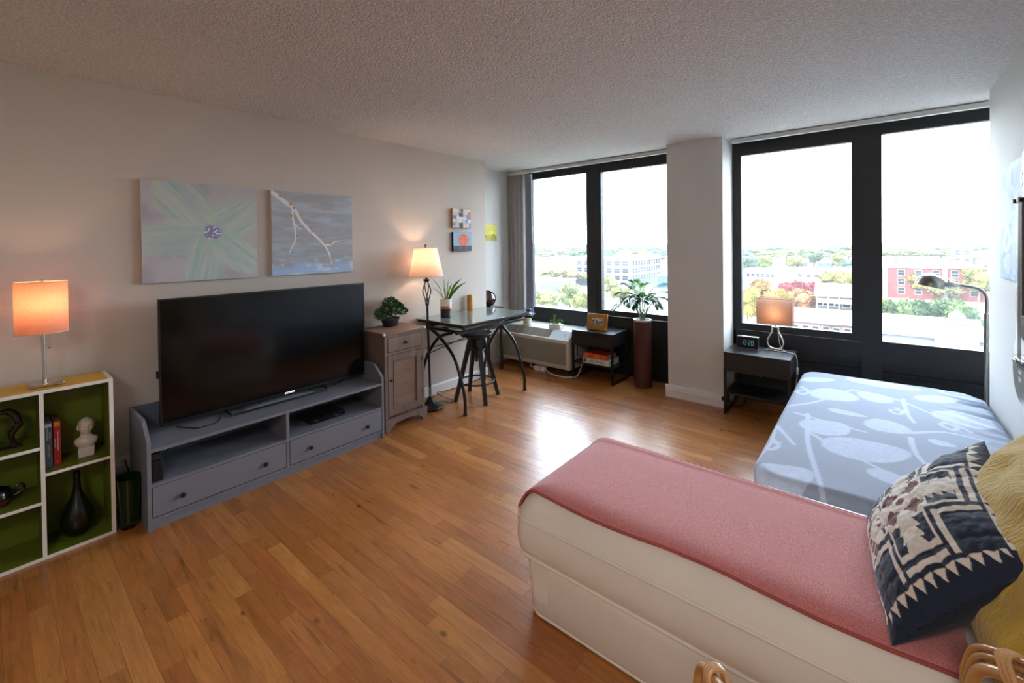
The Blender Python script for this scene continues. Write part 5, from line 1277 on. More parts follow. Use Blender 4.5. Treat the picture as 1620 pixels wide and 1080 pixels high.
# coral throw
def throw_material():
    M = mat('coral_wool', (200, 112, 108), .95, bump=.3, bscale=700, sheen=.35)
    N = M.node_tree.nodes; L = M.node_tree.links; b = N['Principled BSDF']
    n = N.new('ShaderNodeTexNoise'); n.inputs['Scale'].default_value = 800; n.inputs['Detail'].default_value = 3; mp = N.new('ShaderNodeMapping'); mp.inputs['Scale'].default_value = (1, .28, 1)
    L.new(N['Texture Coordinate'].outputs['Object'], mp.inputs[0]); L.new(mp.outputs[0], n.inputs[0])
    r = N.new('ShaderNodeValToRGB'); L.new(n.outputs[0], r.inputs[0]); r.color_ramp.elements[0].position = .38; r.color_ramp.elements[0].color = lin4((192, 96, 95)); r.color_ramp.elements[1].position = .66; r.color_ramp.elements[1].color = lin4((226, 156, 153))
    L.new(r.outputs[0], b.inputs['Base Color']); return M
M_throw = throw_material(); M_hem = mat('dark_coral_hem', (172, 86, 80), .95, var=.3, vscale=300, bump=.3, bscale=400)
tw = thing('throw_blanket', 'coral pink wool throw spread over the cream chaise', 'throw', (2.9, 1.7, .505)); O = tw.location
def throw_pt(u, v):
    x = 2.205 + u * 1.36; y = 1.398 + v * (.578 - .03 * u) + .006 * math.sin(x * 9) * (1 - v) + .018 * u * (1 - v) * 0
    ins_x = x - HX0; ins_y = min(y - HY0, HY1 - y); k = .03
    if ins_x < .0: zz = .402 + ins_x * 1.0; xx = HX0 - .0075; ins_x = 0
    else: xx = x; zz = None
    rc = .075; i = min(ins_x, ins_y)
    if ins_x < rc and ins_y < rc: i = rc - math.hypot(rc - ins_x, rc - ins_y)
    z = topz(i) if zz is None else zz
    if zz is None and i < .02: xx -= .006 * (1 - i / .02)
    if zz is not None or ins_x < rc:                      # follow the rounded plan corner
        if y - HY0 < rc: 
            dd = rc - (y - HY0); off = rc - math.sqrt(max(0, rc * rc - dd * dd)); xx = max(xx, HX0 + off - .0075)
        if HY1 - y < rc:
            dd = rc - (HY1 - y); off = rc - math.sqrt(max(0, rc * rc - dd * dd)); xx = max(xx, HX0 + off - .0075)
    z += .0055 + .0022 * mnoise.noise(Vector((x * 9, y * 6, 1))) + .0045 * max(0, math.sin((y - 1.93) * 55)) * (1 if y > 1.93 and y < 1.99 else 0)
    return (xx, y, z)
b = B(O); b.grid(130, 66, throw_pt)
o = b.build('wool_cloth', M_throw, tw, ang=80); md = o.modifiers.new('thick', 'SOLIDIFY'); md.thickness = .006; md.offset = 0.4
b = B(O); b.tube([Vector(throw_pt(i / 120, 0)) + Vector((0, -.002, .0005)) for i in range(121)], .0055, 8)
b.build('hem', M_hem, tw)
b = B(O); b.tube([Vector(throw_pt(i / 120, 1)) + Vector((0, .002, .0005)) for i in range(121)], .0045, 8); b.build('hem', M_hem, tw)

# ------------------------------------------------------------------ cushions
def quilt(U, V):
    navy, cream, brown = np.array([25, 35, 58]), (226, 216, 204), (112, 62, 58)
    c = np.zeros(U.shape + (3,)) + navy
    a = np.abs(U - .5) * 2; b_ = np.abs(V - .5) * 2; su = U - .5; sv = V - .5
    tri = lambda t, n: np.abs(((t * n) % 1) * 2 - 1)
    saw = lambda t, n: (t * n) % 1
    ins = ((a < .80) & (b_ < .84)).astype(float)
    d = np.minimum(a / .80, b_ / .84); cross = (d < .50) & (np.maximum(a / .80, b_ / .84) < 1.0)
    c = mixc(c, cream, cross.astype(float))
    c = mixc(c, navy, ((d > .36) & (d < .43) & cross).astype(float))
    end = np.maximum(a / .80, b_ / .84); c = mixc(c, navy, ((end > .86) & (end < .93) & (d < .43)).astype(float))
    # serrated navy bars along each arm
    m1 = (b_ > .10 + .07 * saw(a, 9)) & (b_ < .27) & (a > .34) & (a < .64)
    m2 = (a > .10 + .07 * saw(b_, 9)) & (a < .26) & (b_ > .36) & (b_ < .68)
    c = mixc(c, navy, m1.astype(float)); 
    c = mixc(c, navy, m2.astype(float))
    # brown serrated lobes in the middle
    q = np.abs(a - .17) / .17 + np.abs(b_ - .19) / .21 + .22 * (saw(b_ + a * .3, 12) - .5)
    c = mixc(c, brown, (q < .72).astype(float)); c = mixc(c, brown, ((a + b_ < .07 + .03 * saw(a, 30))).astype(float))
    # chevrons near the lower edge
    h = ((sv < -.20) & (np.abs(su) < .17 - .16 * (sv + .42))); ch_ = saw(np.abs(su) * 3.2 - sv * 5.5, 1)
    c = mixc(c, cream, (h & (sv > -.44)).astype(float)); c = mixc(c, (126, 58, 44), (h & (sv > -.40) & (ch_ < .42) & (np.abs(su) > .018) & (saw(np.abs(su), 16) < .75)).astype(float))
    # rows of cream triangles around the border
    bu_ = (b_ - .875) / .085; tt = (bu_ > 0) & (bu_ < 1) & (tri(U, 13) > bu_) & (a < .86); c = mixc(c, cream, tt.astype(float))
    bu_ = (a - .845) / .085; tt = (bu_ > 0) & (bu_ < 1) & (tri(V, 13) > bu_) & (b_ < .84); c = mixc(c, cream, tt.astype(float))
    return c
def cushion(T, corners, thick, matf, matb, fcol=None, n=130, pinch=.05, quiltb=.0, sag=0.0, fluff=0.0, bulge=None, names=('patterned_front', 'plain_back')):
    B1, B2, T2, T1 = [Vector(q) for q in corners]; O = T.location
    nrm = ((B2 - B1).cross(T1 - B1)).normalized()
    if nrm.x > 0: nrm = -nrm
    for side, mt, nm in ((1, matf, names[0]), (-1, matb, names[1])):
        P = np.zeros((n, n, 3))
        for i in range(n):
            for j in range(n):
                u, v = i / (n - 1), j / (n - 1); a, b_ = 2 * u - 1, 2 * v - 1
                ua = .5 + .5 * a * (1 - pinch * (1 - b_ * b_) ** 1.0); vb = .5 + .5 * b_ * (1 - pinch * (1 - a * a))
                p = (B1 * (1 - ua) + B2 * ua) * (1 - vb) + (T1 * (1 - ua) + T2 * ua) * vb
                h = (max(0, (1 - abs(a) ** 2.2)) * max(0, (1 - abs(b_) ** 2.2))) ** .55
                e = thick * h
                if side > 0 and quiltb:
                    qq = abs(math.sin(u * 22)) ** .35 * abs(math.sin(v * 22)) ** .35
                    e += quiltb * (qq - 1) * min(1, h * 4) + .006 * mnoise.noise(Vector((u * 5, v * 5, 2))) * h + .003 * mnoise.noise(Vector((u * 26, v * 26, 5)))
                elif fluff: e += fluff * h * mnoise.noise(Vector((u * 7, v * 7, 4 + side)))
                else: e += .009 * h * mnoise.noise(Vector((u * 6, v * 4, 9)))
                p = p + nrm * (e * side)
                if bulge: p = p + Vector(bulge(u, v))
                P[i, j] = p - O
        me = gridmesh(nm, P, mt)
        if side > 0 and fcol is not None:
            U, V = np.meshgrid(np.linspace(0, 1, n), np.linspace(0, 1, n), indexing='ij'); paint(me, linarr(fcol(U, V)).reshape(-1, 3))
        link(nm, me, T)
M_quilt = mat('quilted_cotton', (200, 190, 180), .85, attr='paint', bump=.25, bscale=90, sheen=.2)
M_navy = mat('navy_cotton', (24, 34, 54), .8, var=.15, vscale=20, bump=.2, bscale=200, sheen=.1)
nc = thing('quilted_cushion', 'navy quilted cushion with cream and brown geometric pattern leaning on the chaise', 'cushion', (3.5, 1.67, .51))
cushion(nc, [(3.375, 1.955, .515), (3.425, 1.375, .512), (3.665, 1.40, .800), (3.655, 1.955, .868)], .105, M_quilt, M_navy, quilt, 180, .05, .006)
M_must = mat('mustard_fur', (196, 162, 62), .9, var=.22, vscale=7, bump=.9, bscale=38, stretch=(1, 3.5, 1), sheen=.5)
mc_ = thing('mustard_cushion', 'mustard yellow shaggy cushion behind the navy quilted cushion', 'cushion', (3.75, 1.65, .52))
cushion(mc_, [(3.60, 2.02, .520), (3.60, 1.30, .520), (3.80, 1.33, .93), (3.80, 2.00, .95)], .13, M_must, M_must, None, 90, .06, 0, 0, .02, names=('front_cover', 'back_cover'))

# ------------------------------------------------------------------ right wall: painting and guitar
def bluepaint(U, V):
    c = np.zeros(U.shape + (3,)) + np.array([160, 182, 204]); c = mixc(c, (190, 207, 222), sstep(.4, .65, fbm(U * 5, V * 6))); c = mixc(c, (130, 160, 196), .8 * sstep(.52, .7, fbm(U * 6 + 8, V * 7 + 2)))
    for (x, y, a, b_, k) in ((.22, .66, .09, .10, (216, 224, 200)), (.22, .66, .06, .075, (150, 162, 200)), (.48, .78, .06, .14, (186, 204, 186)), (.55, .5, .08, .17, (210, 224, 236)), (.18, .40, .10, .14, (190, 206, 226)), (.28, .86, .10, .08, (196, 204, 226)), (.72, .3, .1, .2, (200, 214, 220)), (.8, .7, .1, .14, (170, 186, 210)), (.42, .13, .05, .09, (120, 140, 180))):
        r = np.hypot((U - x) / a, (V - y) / b_) + .3 * (fbm(U * 8, V * 8) - .5); c = mixc(c, k, .8 * (1 - sstep(.8, 1.1, r)))
        c = mixc(c, (228, 236, 244), .55 * (1 - sstep(.0, .16, np.abs(r - 1.05))))
    return c
bp_t = thing('abstract_painting', 'unframed pale blue abstract painting on the right wall behind the guitar', 'painting', (3.965, 3.4, 1.27)); O = bp_t.location
n = 150; U, Vv = np.meshgrid(np.linspace(0, 1, n), np.linspace(0, 1, n), indexing='ij')
yy = 3.705 - U * .66 + .012 * np.sin(Vv * 7 + 1) * (1 - U) ** 2; zz = 1.268 + Vv * .624; xx = 3.9625 - .004 * (1 - U) - .003 * np.sin(Vv * 9)
me = gridmesh('painted_sheet', np.stack([xx - O.x, yy - O.y, zz - O.z], -1), M_cpaint); paint(me, linarr(bluepaint(U, 1 - Vv)).reshape(-1, 3)); o = link('painted_sheet', me, bp_t)
md = o.modifiers.new('thick', 'SOLIDIFY'); md.thickness = .003; md.offset = 1.0

gt = thing('guitar', 'grey burst acoustic guitar hanging on the right wall, cut by the photo edge', 'guitar', (3.90, 2.70, .80)); O = gt.location
def outline(n=60):
    pts = []
    key = [(0, .80), (.08, .806), (.15, .845), (.186, .91), (.188, .97), (.165, 1.035), (.128, 1.09), (.122, 1.13), (.138, 1.19), (.140, 1.235), (.118, 1.285), (.07, 1.312), (.03, 1.318)]
    P = [tuple(v)[:2] for v in spline([(a, b, 0) for a, b in key], 5)]
    return [(2.70 + a, b) for a, b in P] + [(2.70 - a, b) for a, b in P[::-1][:-1]]
OL = outline()
M_gt = mat('grey_burst_top', (176, 174, 170), .25, var=.12, vscale=4, coat=.5); M_gs = mat('dark_guitar_side', (60, 56, 54), .3, coat=.4, var=.1)
B(O).prism(OL, 'x', 3.866, 3.958).build('body_side', M_gs, gt, ang=30)
B(O).prism([(2.70 + (a - 2.70) * .985, 1.06 + (z - 1.06) * .985) for a, z in OL], 'x', 3.8635, 3.8659).build('top', M_gt, gt, ang=30)
Mx = Matrix.Translation((3.8632, 2.70, 1.125)) @ Matrix.Rotation(R(-90), 4, 'Y')
B(O).lathe([(0, 0), (.049, 0), (.049, .0012), (0, .0012)], seg=36, M=Mx).build('sound_hole', mat('dark_sound_hole', (22, 16, 14), .7), gt)
B(O).lathe([(.049, .0), (.058, 0), (.058, .0016), (.049, .0016), (.049, 0)], seg=36, M=Mx).build('rosette', M_gs, gt)
M_fb = mat('rosewood', (70, 62, 58), .4, var=.2, vscale=20, stretch=(1, 1, .2))
B(O).prism([(2.672, 1.18), (2.728, 1.18), (2.722, 1.655), (2.678, 1.655)], 'x', 3.853, 3.863).build('fretboard', M_fb, gt, smooth=False)
B(O).prism([(2.675, 1.318), (2.725, 1.318), (2.722, 1.66), (2.678, 1.66)], 'x', 3.8631, 3.89).build('neck', M_gs, gt, smooth=False)
b = B(O); z = 1.20; stp = .018
while z < 1.65: b.box(3.8518, 3.8529, 2.674, 2.726, z, z + .002); z += stp; stp *= 1.045
b.split('fret', M_steel, gt, smooth=False)
B(O).prism([(2.674, 1.661), (2.726, 1.661), (2.738, 1.70), (2.742, 1.84), (2.70, 1.85), (2.658, 1.84), (2.662, 1.70)], 'x', 3.866, 3.884).build('headstock', M_gs, gt, smooth=False)
b = B(O)
for z in (1.715, 1.76, 1.805):
    for s_ in (-1, 1): b.cyl((3.875, 2.70 + s_ * .042, z), (3.875, 2.70 + s_ * .062, z), .004, seg=8).box(3.868, 3.882, min(2.70 + s_ * .062, 2.70 + s_ * .08), max(2.70 + s_ * .062, 2.70 + s_ * .08), z - .008, z + .008, bev=.002)
b.build('tuning_peg', M_steel, gt)
b = B(O); b.box(3.856, 3.8634, 2.64, 2.76, .955, .985, bev=.002); b.build('bridge', M_blackm, gt)
b = B(O); b.box(3.848, 3.860, 2.655, 2.785, .986, .996, bev=.002).box(3.846, 3.861, 2.742, 2.80, .972, .985, bev=.003); b.build('chrome_tailpiece', M_chrome, gt)
b = B(O)
for k in range(6): b.cyl((3.8505, 2.674 + k * .0104, .975), (3.8508, 2.682 + k * .0072, 1.66), .0008, seg=6)
b.split('string', M_steel, gt)
b = B(O)
for k, (z, s_) in enumerate(((.935, .012), (.905, .016))):
    for q in range(4): b.box(3.8628, 3.8634, 2.745 + q * .011, 2.750 + q * .011, z - s_ / 2, z + s_ / 2 - .002 * (q % 2)); 
    b.box(3.8628, 3.8634, 2.745, 2.787, z - s_ / 2 - .003, z - s_ / 2)
b.build('white_mark', M_white, gt, smooth=False)
gt.location.y -= .02
hk = thing('guitar_hook', 'black padded wall hook holding the guitar neck', 'hook', (3.94, 2.70, 1.64)); O = hk.location
b = B(O); b.box(3.955, 3.9695, 2.67, 2.73, 1.60, 1.68, bev=.003).box(3.905, 3.955, 2.69, 2.71, 1.635, 1.655, bev=.002); b.build('mount', M_blackm, hk)
b = B(O)
for s_ in (-1, 1): b.tube([(3.91, 2.70, 1.645), (3.908, 2.70 + s_ * .038, 1.645), (3.89, 2.70 + s_ * .042, 1.645), (3.845, 2.70 + s_ * .042, 1.645)], .009, 10)
b.split('padded_arm', M_blackm, hk)
b = B(O)
for s_ in (-1, 1): b.cyl((3.84, 2.70 + s_ * .042, 1.645), (3.8449, 2.70 + s_ * .042, 1.645), .0095, seg=12)
b.split('white_end_cap', M_white, hk)

# ------------------------------------------------------------------ rattan armchair in the foreground
M_rat = mat('polished_rattan', (192, 142, 84), .28, var=.22, vscale=7, stretch=(1, 1, 1), coat=.35); M_bind = mat('rattan_binding', (206, 160, 112), .35, var=.15, vscale=30, coat=.2)
rc = thing('rattan_armchair', 'honey coloured rattan armchair seen from behind at the bottom edge of the photo', 'chair', (3.302, 1.117, 0), math.atan2(.807, -.59) - math.pi / 2); 
Mrc = Matrix.Rotation(-rc.rotation_euler.z, 4, 'Z')
# local frame: +y forward, +x to the chair's right
def arm(xa, za, yf, canes):
    """leg, front curve and arm in one bent cane; the arm sweeps up into the back"""
    arm_o = None; sg = 1 if xa > 0 else -1
    for k, (dx, dz, r) in enumerate(canes):
        x = xa + dx * sg; z = za + dz; y = yf + dz * .8
        P = spline([(x, y - .03, .012), (x, y - .012, .25), (x, y - .004, z - .13), (x, y - .008, z - .075), (x, y - .024, z - .028), (x, y - .055, z + .002), (x, y - .10, z + .026), (x, y - .17, z + .058), (x - sg * .005, y - .30, z + .105), (x - sg * .02, y - .44, z + .15), (x - sg * .07, y - .54, z + .185), (0, y - .60, z + .20)], 8)
        b = B(); b.tube(P, r, 14); o_ = b.build('cane', M_rat, arm_o or rc)
        if arm_o is None: arm_o = o_; o_.name = 'arm'
    xs = [xa + c[0] * sg for c in canes]; rm_ = max(c[2] for c in canes)
    zt = za + max(c[1] + c[2] for c in canes); zb = za + min(c[1] - c[2] for c in canes); x0, x1 = min(xs) - rm_ - .001, max(xs) + rm_ + .001
    b = B()
    for k in range(3):
        y = yf - .088 - k * .0095; q = rr_ring(x0, x1, zb - .002, zt + .002, .012, 0, 6); rise = .020 + k * .0047
        b.tube([(p.x, y + (p.y - zb) * .45, p.y + rise) for p in q], .0050, 8, closed=True)
    b.tube([(xa, yf - .10, zb + .02), (xa - sg * .006, yf - .085, zb - .04), (xa - sg * .004, yf - .04, zb - .10), (xa, yf - .02, zb - .15)], .0075, 10)
    b.build('binding', M_bind, arm_o); return arm_o
arm(.297, .640, .0, [(0, 0, .0112), (.004, .0165, .0053), (.007, .0270, .0053)])
arm(-.256, .620, .0, [(0, 0, .0092), (-.012, -.010, .0060)])
b = B(); b.tube([(.26, -.53, .01), (.25, -.56, .45), (.20, -.58, .84)], .0125, 10).tube([(-.26, -.53, .01), (-.25, -.56, .45), (-.20, -.58, .84)], .0125, 10); b.split('back_leg', M_rat, rc)
b = B(); b.tube([(-.25, -.02, .38), (.25, -.02, .38), (.25, -.54, .36), (-.25, -.54, .36)], .014, 10, closed=True); b.build('seat_frame', M_rat, rc)
b = B()
for k in range(16): b.tube([(-.235 + k * .0313, -.03, .385), (-.235 + k * .0313, -.53, .365)], .008, 8)
stuff(b.build('woven_seat', M_bind, rc))
b = B()
for k in range(11): x = -.20 + k * .04; b.tube([(x, -.55, .37), (x, -.585 - .01 * (1 - abs(x) / .2), .80 + .05 * (1 - (abs(x) / .22) ** 2))], .006, 8)
b.split('back_spindle', M_bind, rc)
# ------------------------------------------------------------------ the town seen through the windows, eight floors below
G = -22.0
def gpt(px, py, z=G):
    d = fw2 * FPX + r3 * (px - 810) + u3 * (540 + SV - py); return CAM + d * ((z - CAM.z) / d.z)
def depth(p): return (Vector(p) - CAM).dot(fw2)
M_gr = mat('town_ground', (110, 108, 102), .95, var=.18, vscale=.03)
b = B(); b.grid(40, 40, lambda u, v: (-1400 + 2600 * u, 8 + 3000 * v ** 1.6, G))
o = b.build('town_ground', M_gr); struct(o)
M_crown = mat('autumn_foliage', (128, 128, 60), .9, objcol=True, var=.25, vscale=.6, island=.38)
M_tbark = mat('tree_bark', (96, 80, 66), .95, var=.3, vscale=2)
rr = random.Random(21); variants = []
for k in range(5):
    b = B(); bl = []
    for q in range(11):
        a = rr.uniform(0, 6.28); rad = rr.uniform(0, .30); zc = rr.uniform(.42, .80); r = rr.uniform(.15, .24) * (1.1 - .35 * zc)
        bl.append((rad * math.cos(a), rad * math.sin(a), zc, r))
    for (x, y, z, r) in bl:
        q = bmesh.ops.create_icosphere(b.bm, subdivisions=1, radius=r * .86)
        for v in q['verts']: v.co = Vector((x, y, z)) + v.co * (1 + .25 * mnoise.noise(v.co * 9 + Vector((k, x, y))))
        leaves(b, (x, y, z), r, 230, .043, .92, rr, .45)
    crown = b.mesh('crown', M_crown, smooth=False, normals=False)
    trunk = B().tube([(0, 0, 0), (.01, 0, .3), (0, .01, .6)], [.026, .02, .012], 7).mesh('trunk', M_tbark)
    variants.append((crown, trunk))
COLS = {'green': (120, 150, 78), 'dark': (84, 122, 66), 'yg': (190, 188, 86), 'yellow': (224, 200, 84), 'orange': (226, 158, 84), 'red': (208, 72, 78), 'teal': (128, 160, 128), 'pale': (206, 206, 128)}
WORD = {'green': 'leafy green', 'dark': 'dense deep green', 'yg': 'yellow green', 'yellow': 'autumn yellow', 'orange': 'autumn orange', 'red': 'crimson red', 'teal': 'bluish green', 'pale': 'pale yellow'}
def tree(px, yt, yb, wpx, col, where, group=None, k=[0]):
    p = gpt(px, yb); z = depth(p); h = (yb - yt) / FPX * z * 1.0; wd = wpx / FPX * z
    k[0] += 1; cr, tr = variants[k[0] % 5]
    T = thing('tree', WORD[col] + ' tree ' + where, 'tree', p, k[0] * 1.3, group)
    c = link('crown', cr, T); c.color = (*[q * random.uniform(.9, 1.1) * .22 for q in lin(COLS[col])], 1); c.scale = (wd / .9, wd / .9, h / .93)
    t = link('trunk', tr, T); t.scale = (wd / .9, wd / .9, h / .93); return T
def win_mesh(w_, h_, fr, fm, pm_):
    f = B(); f.box(-w_ / 2 - fr, -w_ / 2, -.12, .02, -fr, h_ + fr).box(w_ / 2, w_ / 2 + fr, -.12, .02, -fr, h_ + fr).box(-w_ / 2, w_ / 2, -.12, .02, -fr, 0).box(-w_ / 2, w_ / 2, -.12, .02, h_, h_ + fr).box(-w_ / 2, w_ / 2, -.10, .02, h_ * .48, h_ * .53)
    return f.mesh('window', fm, smooth=False), B().box(-w_ / 2, w_ / 2, -.06, .02, 0, h_).mesh('pane', pm_, smooth=False)
M_pane = mat('far_window_pane', (24, 30, 40), .15); M_wtrim = mat('white_trim', (128, 127, 126), .7)
M_roofw = mat('white_roof', (124, 124, 129), .8, var=.05, vscale=.4); M_brick = mat('red_brick', (94, 46, 42), .9, var=.12, vscale=2.5)
M_conc = mat('pale_concrete', (90, 90, 96), .85, var=.05, vscale=.5); M_tan = mat('weathered_siding', (84, 74, 66), .9, var=.15, vscale=1.5, stretch=(.3, .3, 4))
M_slate = mat('blue_grey_siding', (54, 74, 106), .85, var=.08, vscale=1); M_pinkb = mat('pinkish_brick', (100, 78, 74), .9, var=.08, vscale=1.5); M_groof = mat('green_grey_roof', (84, 100, 90), .85, var=.1); M_darkw = mat('grey_cladding', (84, 84, 90), .85, var=.1, vscale=.6)
def building(name, label, x0, x1, y0, y1, h, wm, roof, rh, rm, fronts=(), sides=(), side='R', ridge='x', base=G):
    T = thing(name, label, 'building', ((x0 + x1) / 2, (y0 + y1) / 2, base)); w2, d2 = (x1 - x0) / 2, (y1 - y0) / 2
    B().box(-w2, w2, -d2, d2, 0, h).build('wall', wm, T, smooth=False)
    if roof == 'flat':
        b = B(); b.box(-w2 - .2, w2 + .2, -d2 - .2, d2 + .2, h, h + rh); b.build('roof', rm, T, smooth=False)
    else:
        e = .5
        if ridge == 'x': b = B().prism([(-d2 - e, h - .1), (d2 + e, h - .1), (0, h + rh)], 'x', -w2 - e, w2 + e)
        else: b = B().prism([(-w2 - e, h - .1), (w2 + e, h - .1), (0, h + rh)], 'y', -d2 - e, d2 + e)
        if roof == 'hip':
            for v in b.bm.verts:
                if abs(v.co.z - h - rh) < .01:
                    if ridge == 'x': v.co.x *= max(0, (w2 - d2) / w2)
                    else: v.co.y *= max(0, (d2 - w2) / d2)
        b.build('roof', rm, T, smooth=False)
    for (n, rows, xa, xb, ww, wh, z0, dz) in fronts:
        f, p = win_mesh(ww, wh, .18, M_wtrim, M_pane)
        for i in range(n):
            for j in range(rows):
                q = link('window', f, T, (xa + (xb - xa) * (i + .5) / n - (x0 + x1) / 2, -d2, z0 + j * dz)); link('pane', p, q)
    for (n, rows, ya, yb, ww, wh, z0, dz) in sides:
        f, p = win_mesh(ww, wh, .18, M_wtrim, M_pane)
        for i in range(n):
            for j in range(rows):
                s_ = 1 if side == 'R' else -1
                q = link('window', f, T, (s_ * w2, ya + (yb - ya) * (i + .5) / n - (y0 + y1) / 2, z0 + j * dz)); q.rotation_euler = (0, 0, R(90 * s_)); link('pane', p, q)
    return T
of = building('office_building', 'white concrete office block with rows of square windows behind the palm', -131, -96, 220, 262, 15.2, M_conc, 'flat', 1.5, M_roofw,
    fronts=[(7, 3, -130, -97, 3.2, 2.5, 3.8, 3.9)], sides=[(11, 3, 221, 261, 2.2, 2.6, 3.8, 3.9)])
b = B(); b.box(-12, 1, -16, -8, 16.7, 18.6).build('roof_plant', M_slate, of, smooth=False)
an = building('low_annex', 'low pale blue rounded annex beside the white office block', -84, -66, 226, 246, 6.5, M_slate, 'flat', .6, M_roofw)
building('warehouse', 'flat white warehouse roof between the left window trees', -150, -118, 168, 200, 5, M_conc, 'flat', .5, M_roofw)
building('brick_building', 'red brick building with white trimmed windows left in the right pane', 4.0, 36, 238, 256, 13.0, M_brick, 'hip', 3.0, M_roofw, fronts=[(6, 3, 4.6, 35.5, 1.9, 2.3, 2.0, 3.6)])
o = [x for x in bpy.data.objects if x.name == 'brick_building'][0]
b = B()
for x in (-12.6, 5): b.box(x - .8, x + .8, -9.35, -9.0, 0, 13.0)
b.box(-16.2, 16.2, -9.5, -9.0, 12.3, 13.0).split('stone_trim', M_wtrim, o, smooth=False)
tw_ = building('stone_tower', 'pale square stone tower rising above the trees in the right pane', 36, 44, 330, 338, 19.5, M_conc, 'flat', .8, M_roofw, fronts=[(2, 2, 36.5, 43.5, 1.6, 2.6, 11.0, 4.4)])
b = B()
for x in (-3.6, -1.2, 1.2, 3.6): b.box(x - .6, x + .6, -4.2, -3.4, 20.3, 21.6)
b.split('battlement', M_conc, tw_, smooth=False)
building('church_hall', 'pale hall with tall windows attached beside the stone tower', 44.5, 58, 332, 350, 14, M_conc, 'gable', 3, M_roofw, fronts=[(5, 1, 45, 57.5, 1.2, 6, 4, 5)])
building('school_building', 'long white flat building with small windows behind the yellow trees', 62, 84, 338, 352, 11.5, M_conc, 'flat', .6, M_roofw, fronts=[(8, 2, 63, 83, 1.5, 1.6, 5, 3)])
building('grey_roof_house', 'wide pale house with a dark blue gable end at the far right', 66, 82, 262, 276, 8.5, M_conc, 'gable', 4, M_roofw, fronts=[(5, 1, 67, 81, 1.4, 1.6, 4.5, 3)], ridge='x')
ph = building('porch_house', 'weathered two storey house with white porches and white roof', -9.2, -.4, 151.5, 163, 8.1, M_tan, 'gable', 3.2, M_roofw, fronts=[(4, 2, -8.9, -3.6, .95, 1.5, 2.0, 3.4), (1, 2, -3.2, -1.2, 1.6, 1.7, 1.8, 3.4)])
b = B()
for z in (3.0, 6.4): b.box(-4.2, 4.0, -7.2, -5.76, z - .2, z).box(-4.2, .8, -7.2, -7.05, z, z + 1.0)
b.box(1.4, 4.0, -7.2, -7.05, 3.0, 4.0).box(1.4, 4.0, -7.2, -7.05, 6.4, 7.4); b.split('balcony', M_wtrim, ph, smooth=False)
b = B()
for x in (-4.1, -1.4, 1.0, 3.9): b.box(x - .1, x + .1, -7.15, -6.95, 0, 8.0)
b.split('porch_post', M_wtrim, ph, smooth=False)
nh = building('long_house', 'long low brick house with white roof and a small green gable dormer', -12.5, .9, 124, 137, 4.6, M_pinkb, 'gable', 2.4, M_roofw, fronts=[(6, 1, -12, 0, 1.1, 1.4, 2.2, 3)])
b = B(); b.prism([(-.2, 4.4), (3.2, 4.4), (1.5, 6.1)], 'y', -7.4, -2); b.build('dormer', M_groof, nh, smooth=False)
building('flat_pink_building', 'low pinkish brick building with flat white roof in the left pane of the right window', -52, -35.5, 270, 288, 8.2, M_pinkb, 'flat', .5, M_roofw, fronts=[(6, 1, -51, -37, 1.4, 1.8, 4.5, 3)])
building('long_shed', 'very long low shed with a white roof in front of the far houses', -34, 18, 318, 346, 6.2, M_conc, 'flat', .6, M_roofw, fronts=[(12, 1, -33, 17, 2.2, 1.8, 2, 3)])
building('blue_house', 'small blue gabled house among the far trees', -31, -21.5, 427, 438, 6.2, M_slate, 'gable', 4.5, M_roofw, fronts=[(2, 2, -30, -22.5, 1.4, 1.5, 1.4, 3.0)], ridge='y')
building('small_blue_house', 'smaller dark blue house left of the blue gabled house', -46, -38, 432, 441, 6.5, mat('dark_blue_siding', (48, 66, 100), .9), 'gable', 3, M_roofw, fronts=[(2, 2, -45, -39, 1.3, 1.4, 1.4, 3.0)])
building('white_house', 'white house with a steep gable roof among far trees at left of the right window', -84, -71, 395, 406, 7.5, M_conc, 'gable', 4.5, M_roofw, fronts=[(3, 2, -83, -72, 1.3, 1.5, 1.6, 3.0)], ridge='y')
hl = building('white_hall', 'white hall with a wide pale roof and stepped parapet below the green trees', 2.5, 17.5, 104, 121, 6.8, M_conc, 'gable', 2.4, M_roofw)
b = B(); b.prism([(a_, z_ * 1.4) for a_, z_ in ((1.5, 0), (6.8, 0), (6.8, 6.2), (6.0, 6.2), (6.0, 7.0), (5.2, 7.0), (5.2, 7.8), (4.2, 8.4), (3.2, 7.8), (3.2, 7.0), (2.4, 7.0), (2.4, 6.2), (1.5, 6.2))], 'y', -9.4, -8.6); b.build('stepped_parapet', M_conc, hl, smooth=False)
b = B(); b.box(2.5, 5.8, -9.5, -9.41, 9.3, 9.6).box(3.3, 5.1, -9.5, -9.41, 10.4, 10.7).box(2.5, 2.8, -9.5, -9.41, 8.3, 9.3).box(3.3, 3.6, -9.5, -9.41, 9.6, 10.4).split('green_coping', M_groof, hl, smooth=False)
text('UNITED TOP', .95, mat('grey_sign_letters', (120, 120, 118), .7), hl, frame_at((4.2, -9.45, 7.6), (1, 0, 0), (0, 0, 1)), 'sign_lettering', .02)
building('grey_depot', 'grey depot with a broad white roof at the right edge of the right window', 27, 44, 150, 170, 8.0, M_darkw, 'gable', 2.5, M_roofw, fronts=[(4, 2, 28, 43, 1.4, 1.3, 2.6, 3)], ridge='x')
up_ = thing('utility_pole', 'pale utility pole with crossarm and transformer drum near the green trees', 'pole', (16.4, 108, G)); 
B().cyl((0, 0, 0), (0, 0, 8.6), .13, .10, seg=10).build('pole', M_wtrim, up_)
B().box(-1.3, 1.3, -.08, .08, 7.6, 7.8).build('crossarm', M_wtrim, up_, smooth=False)
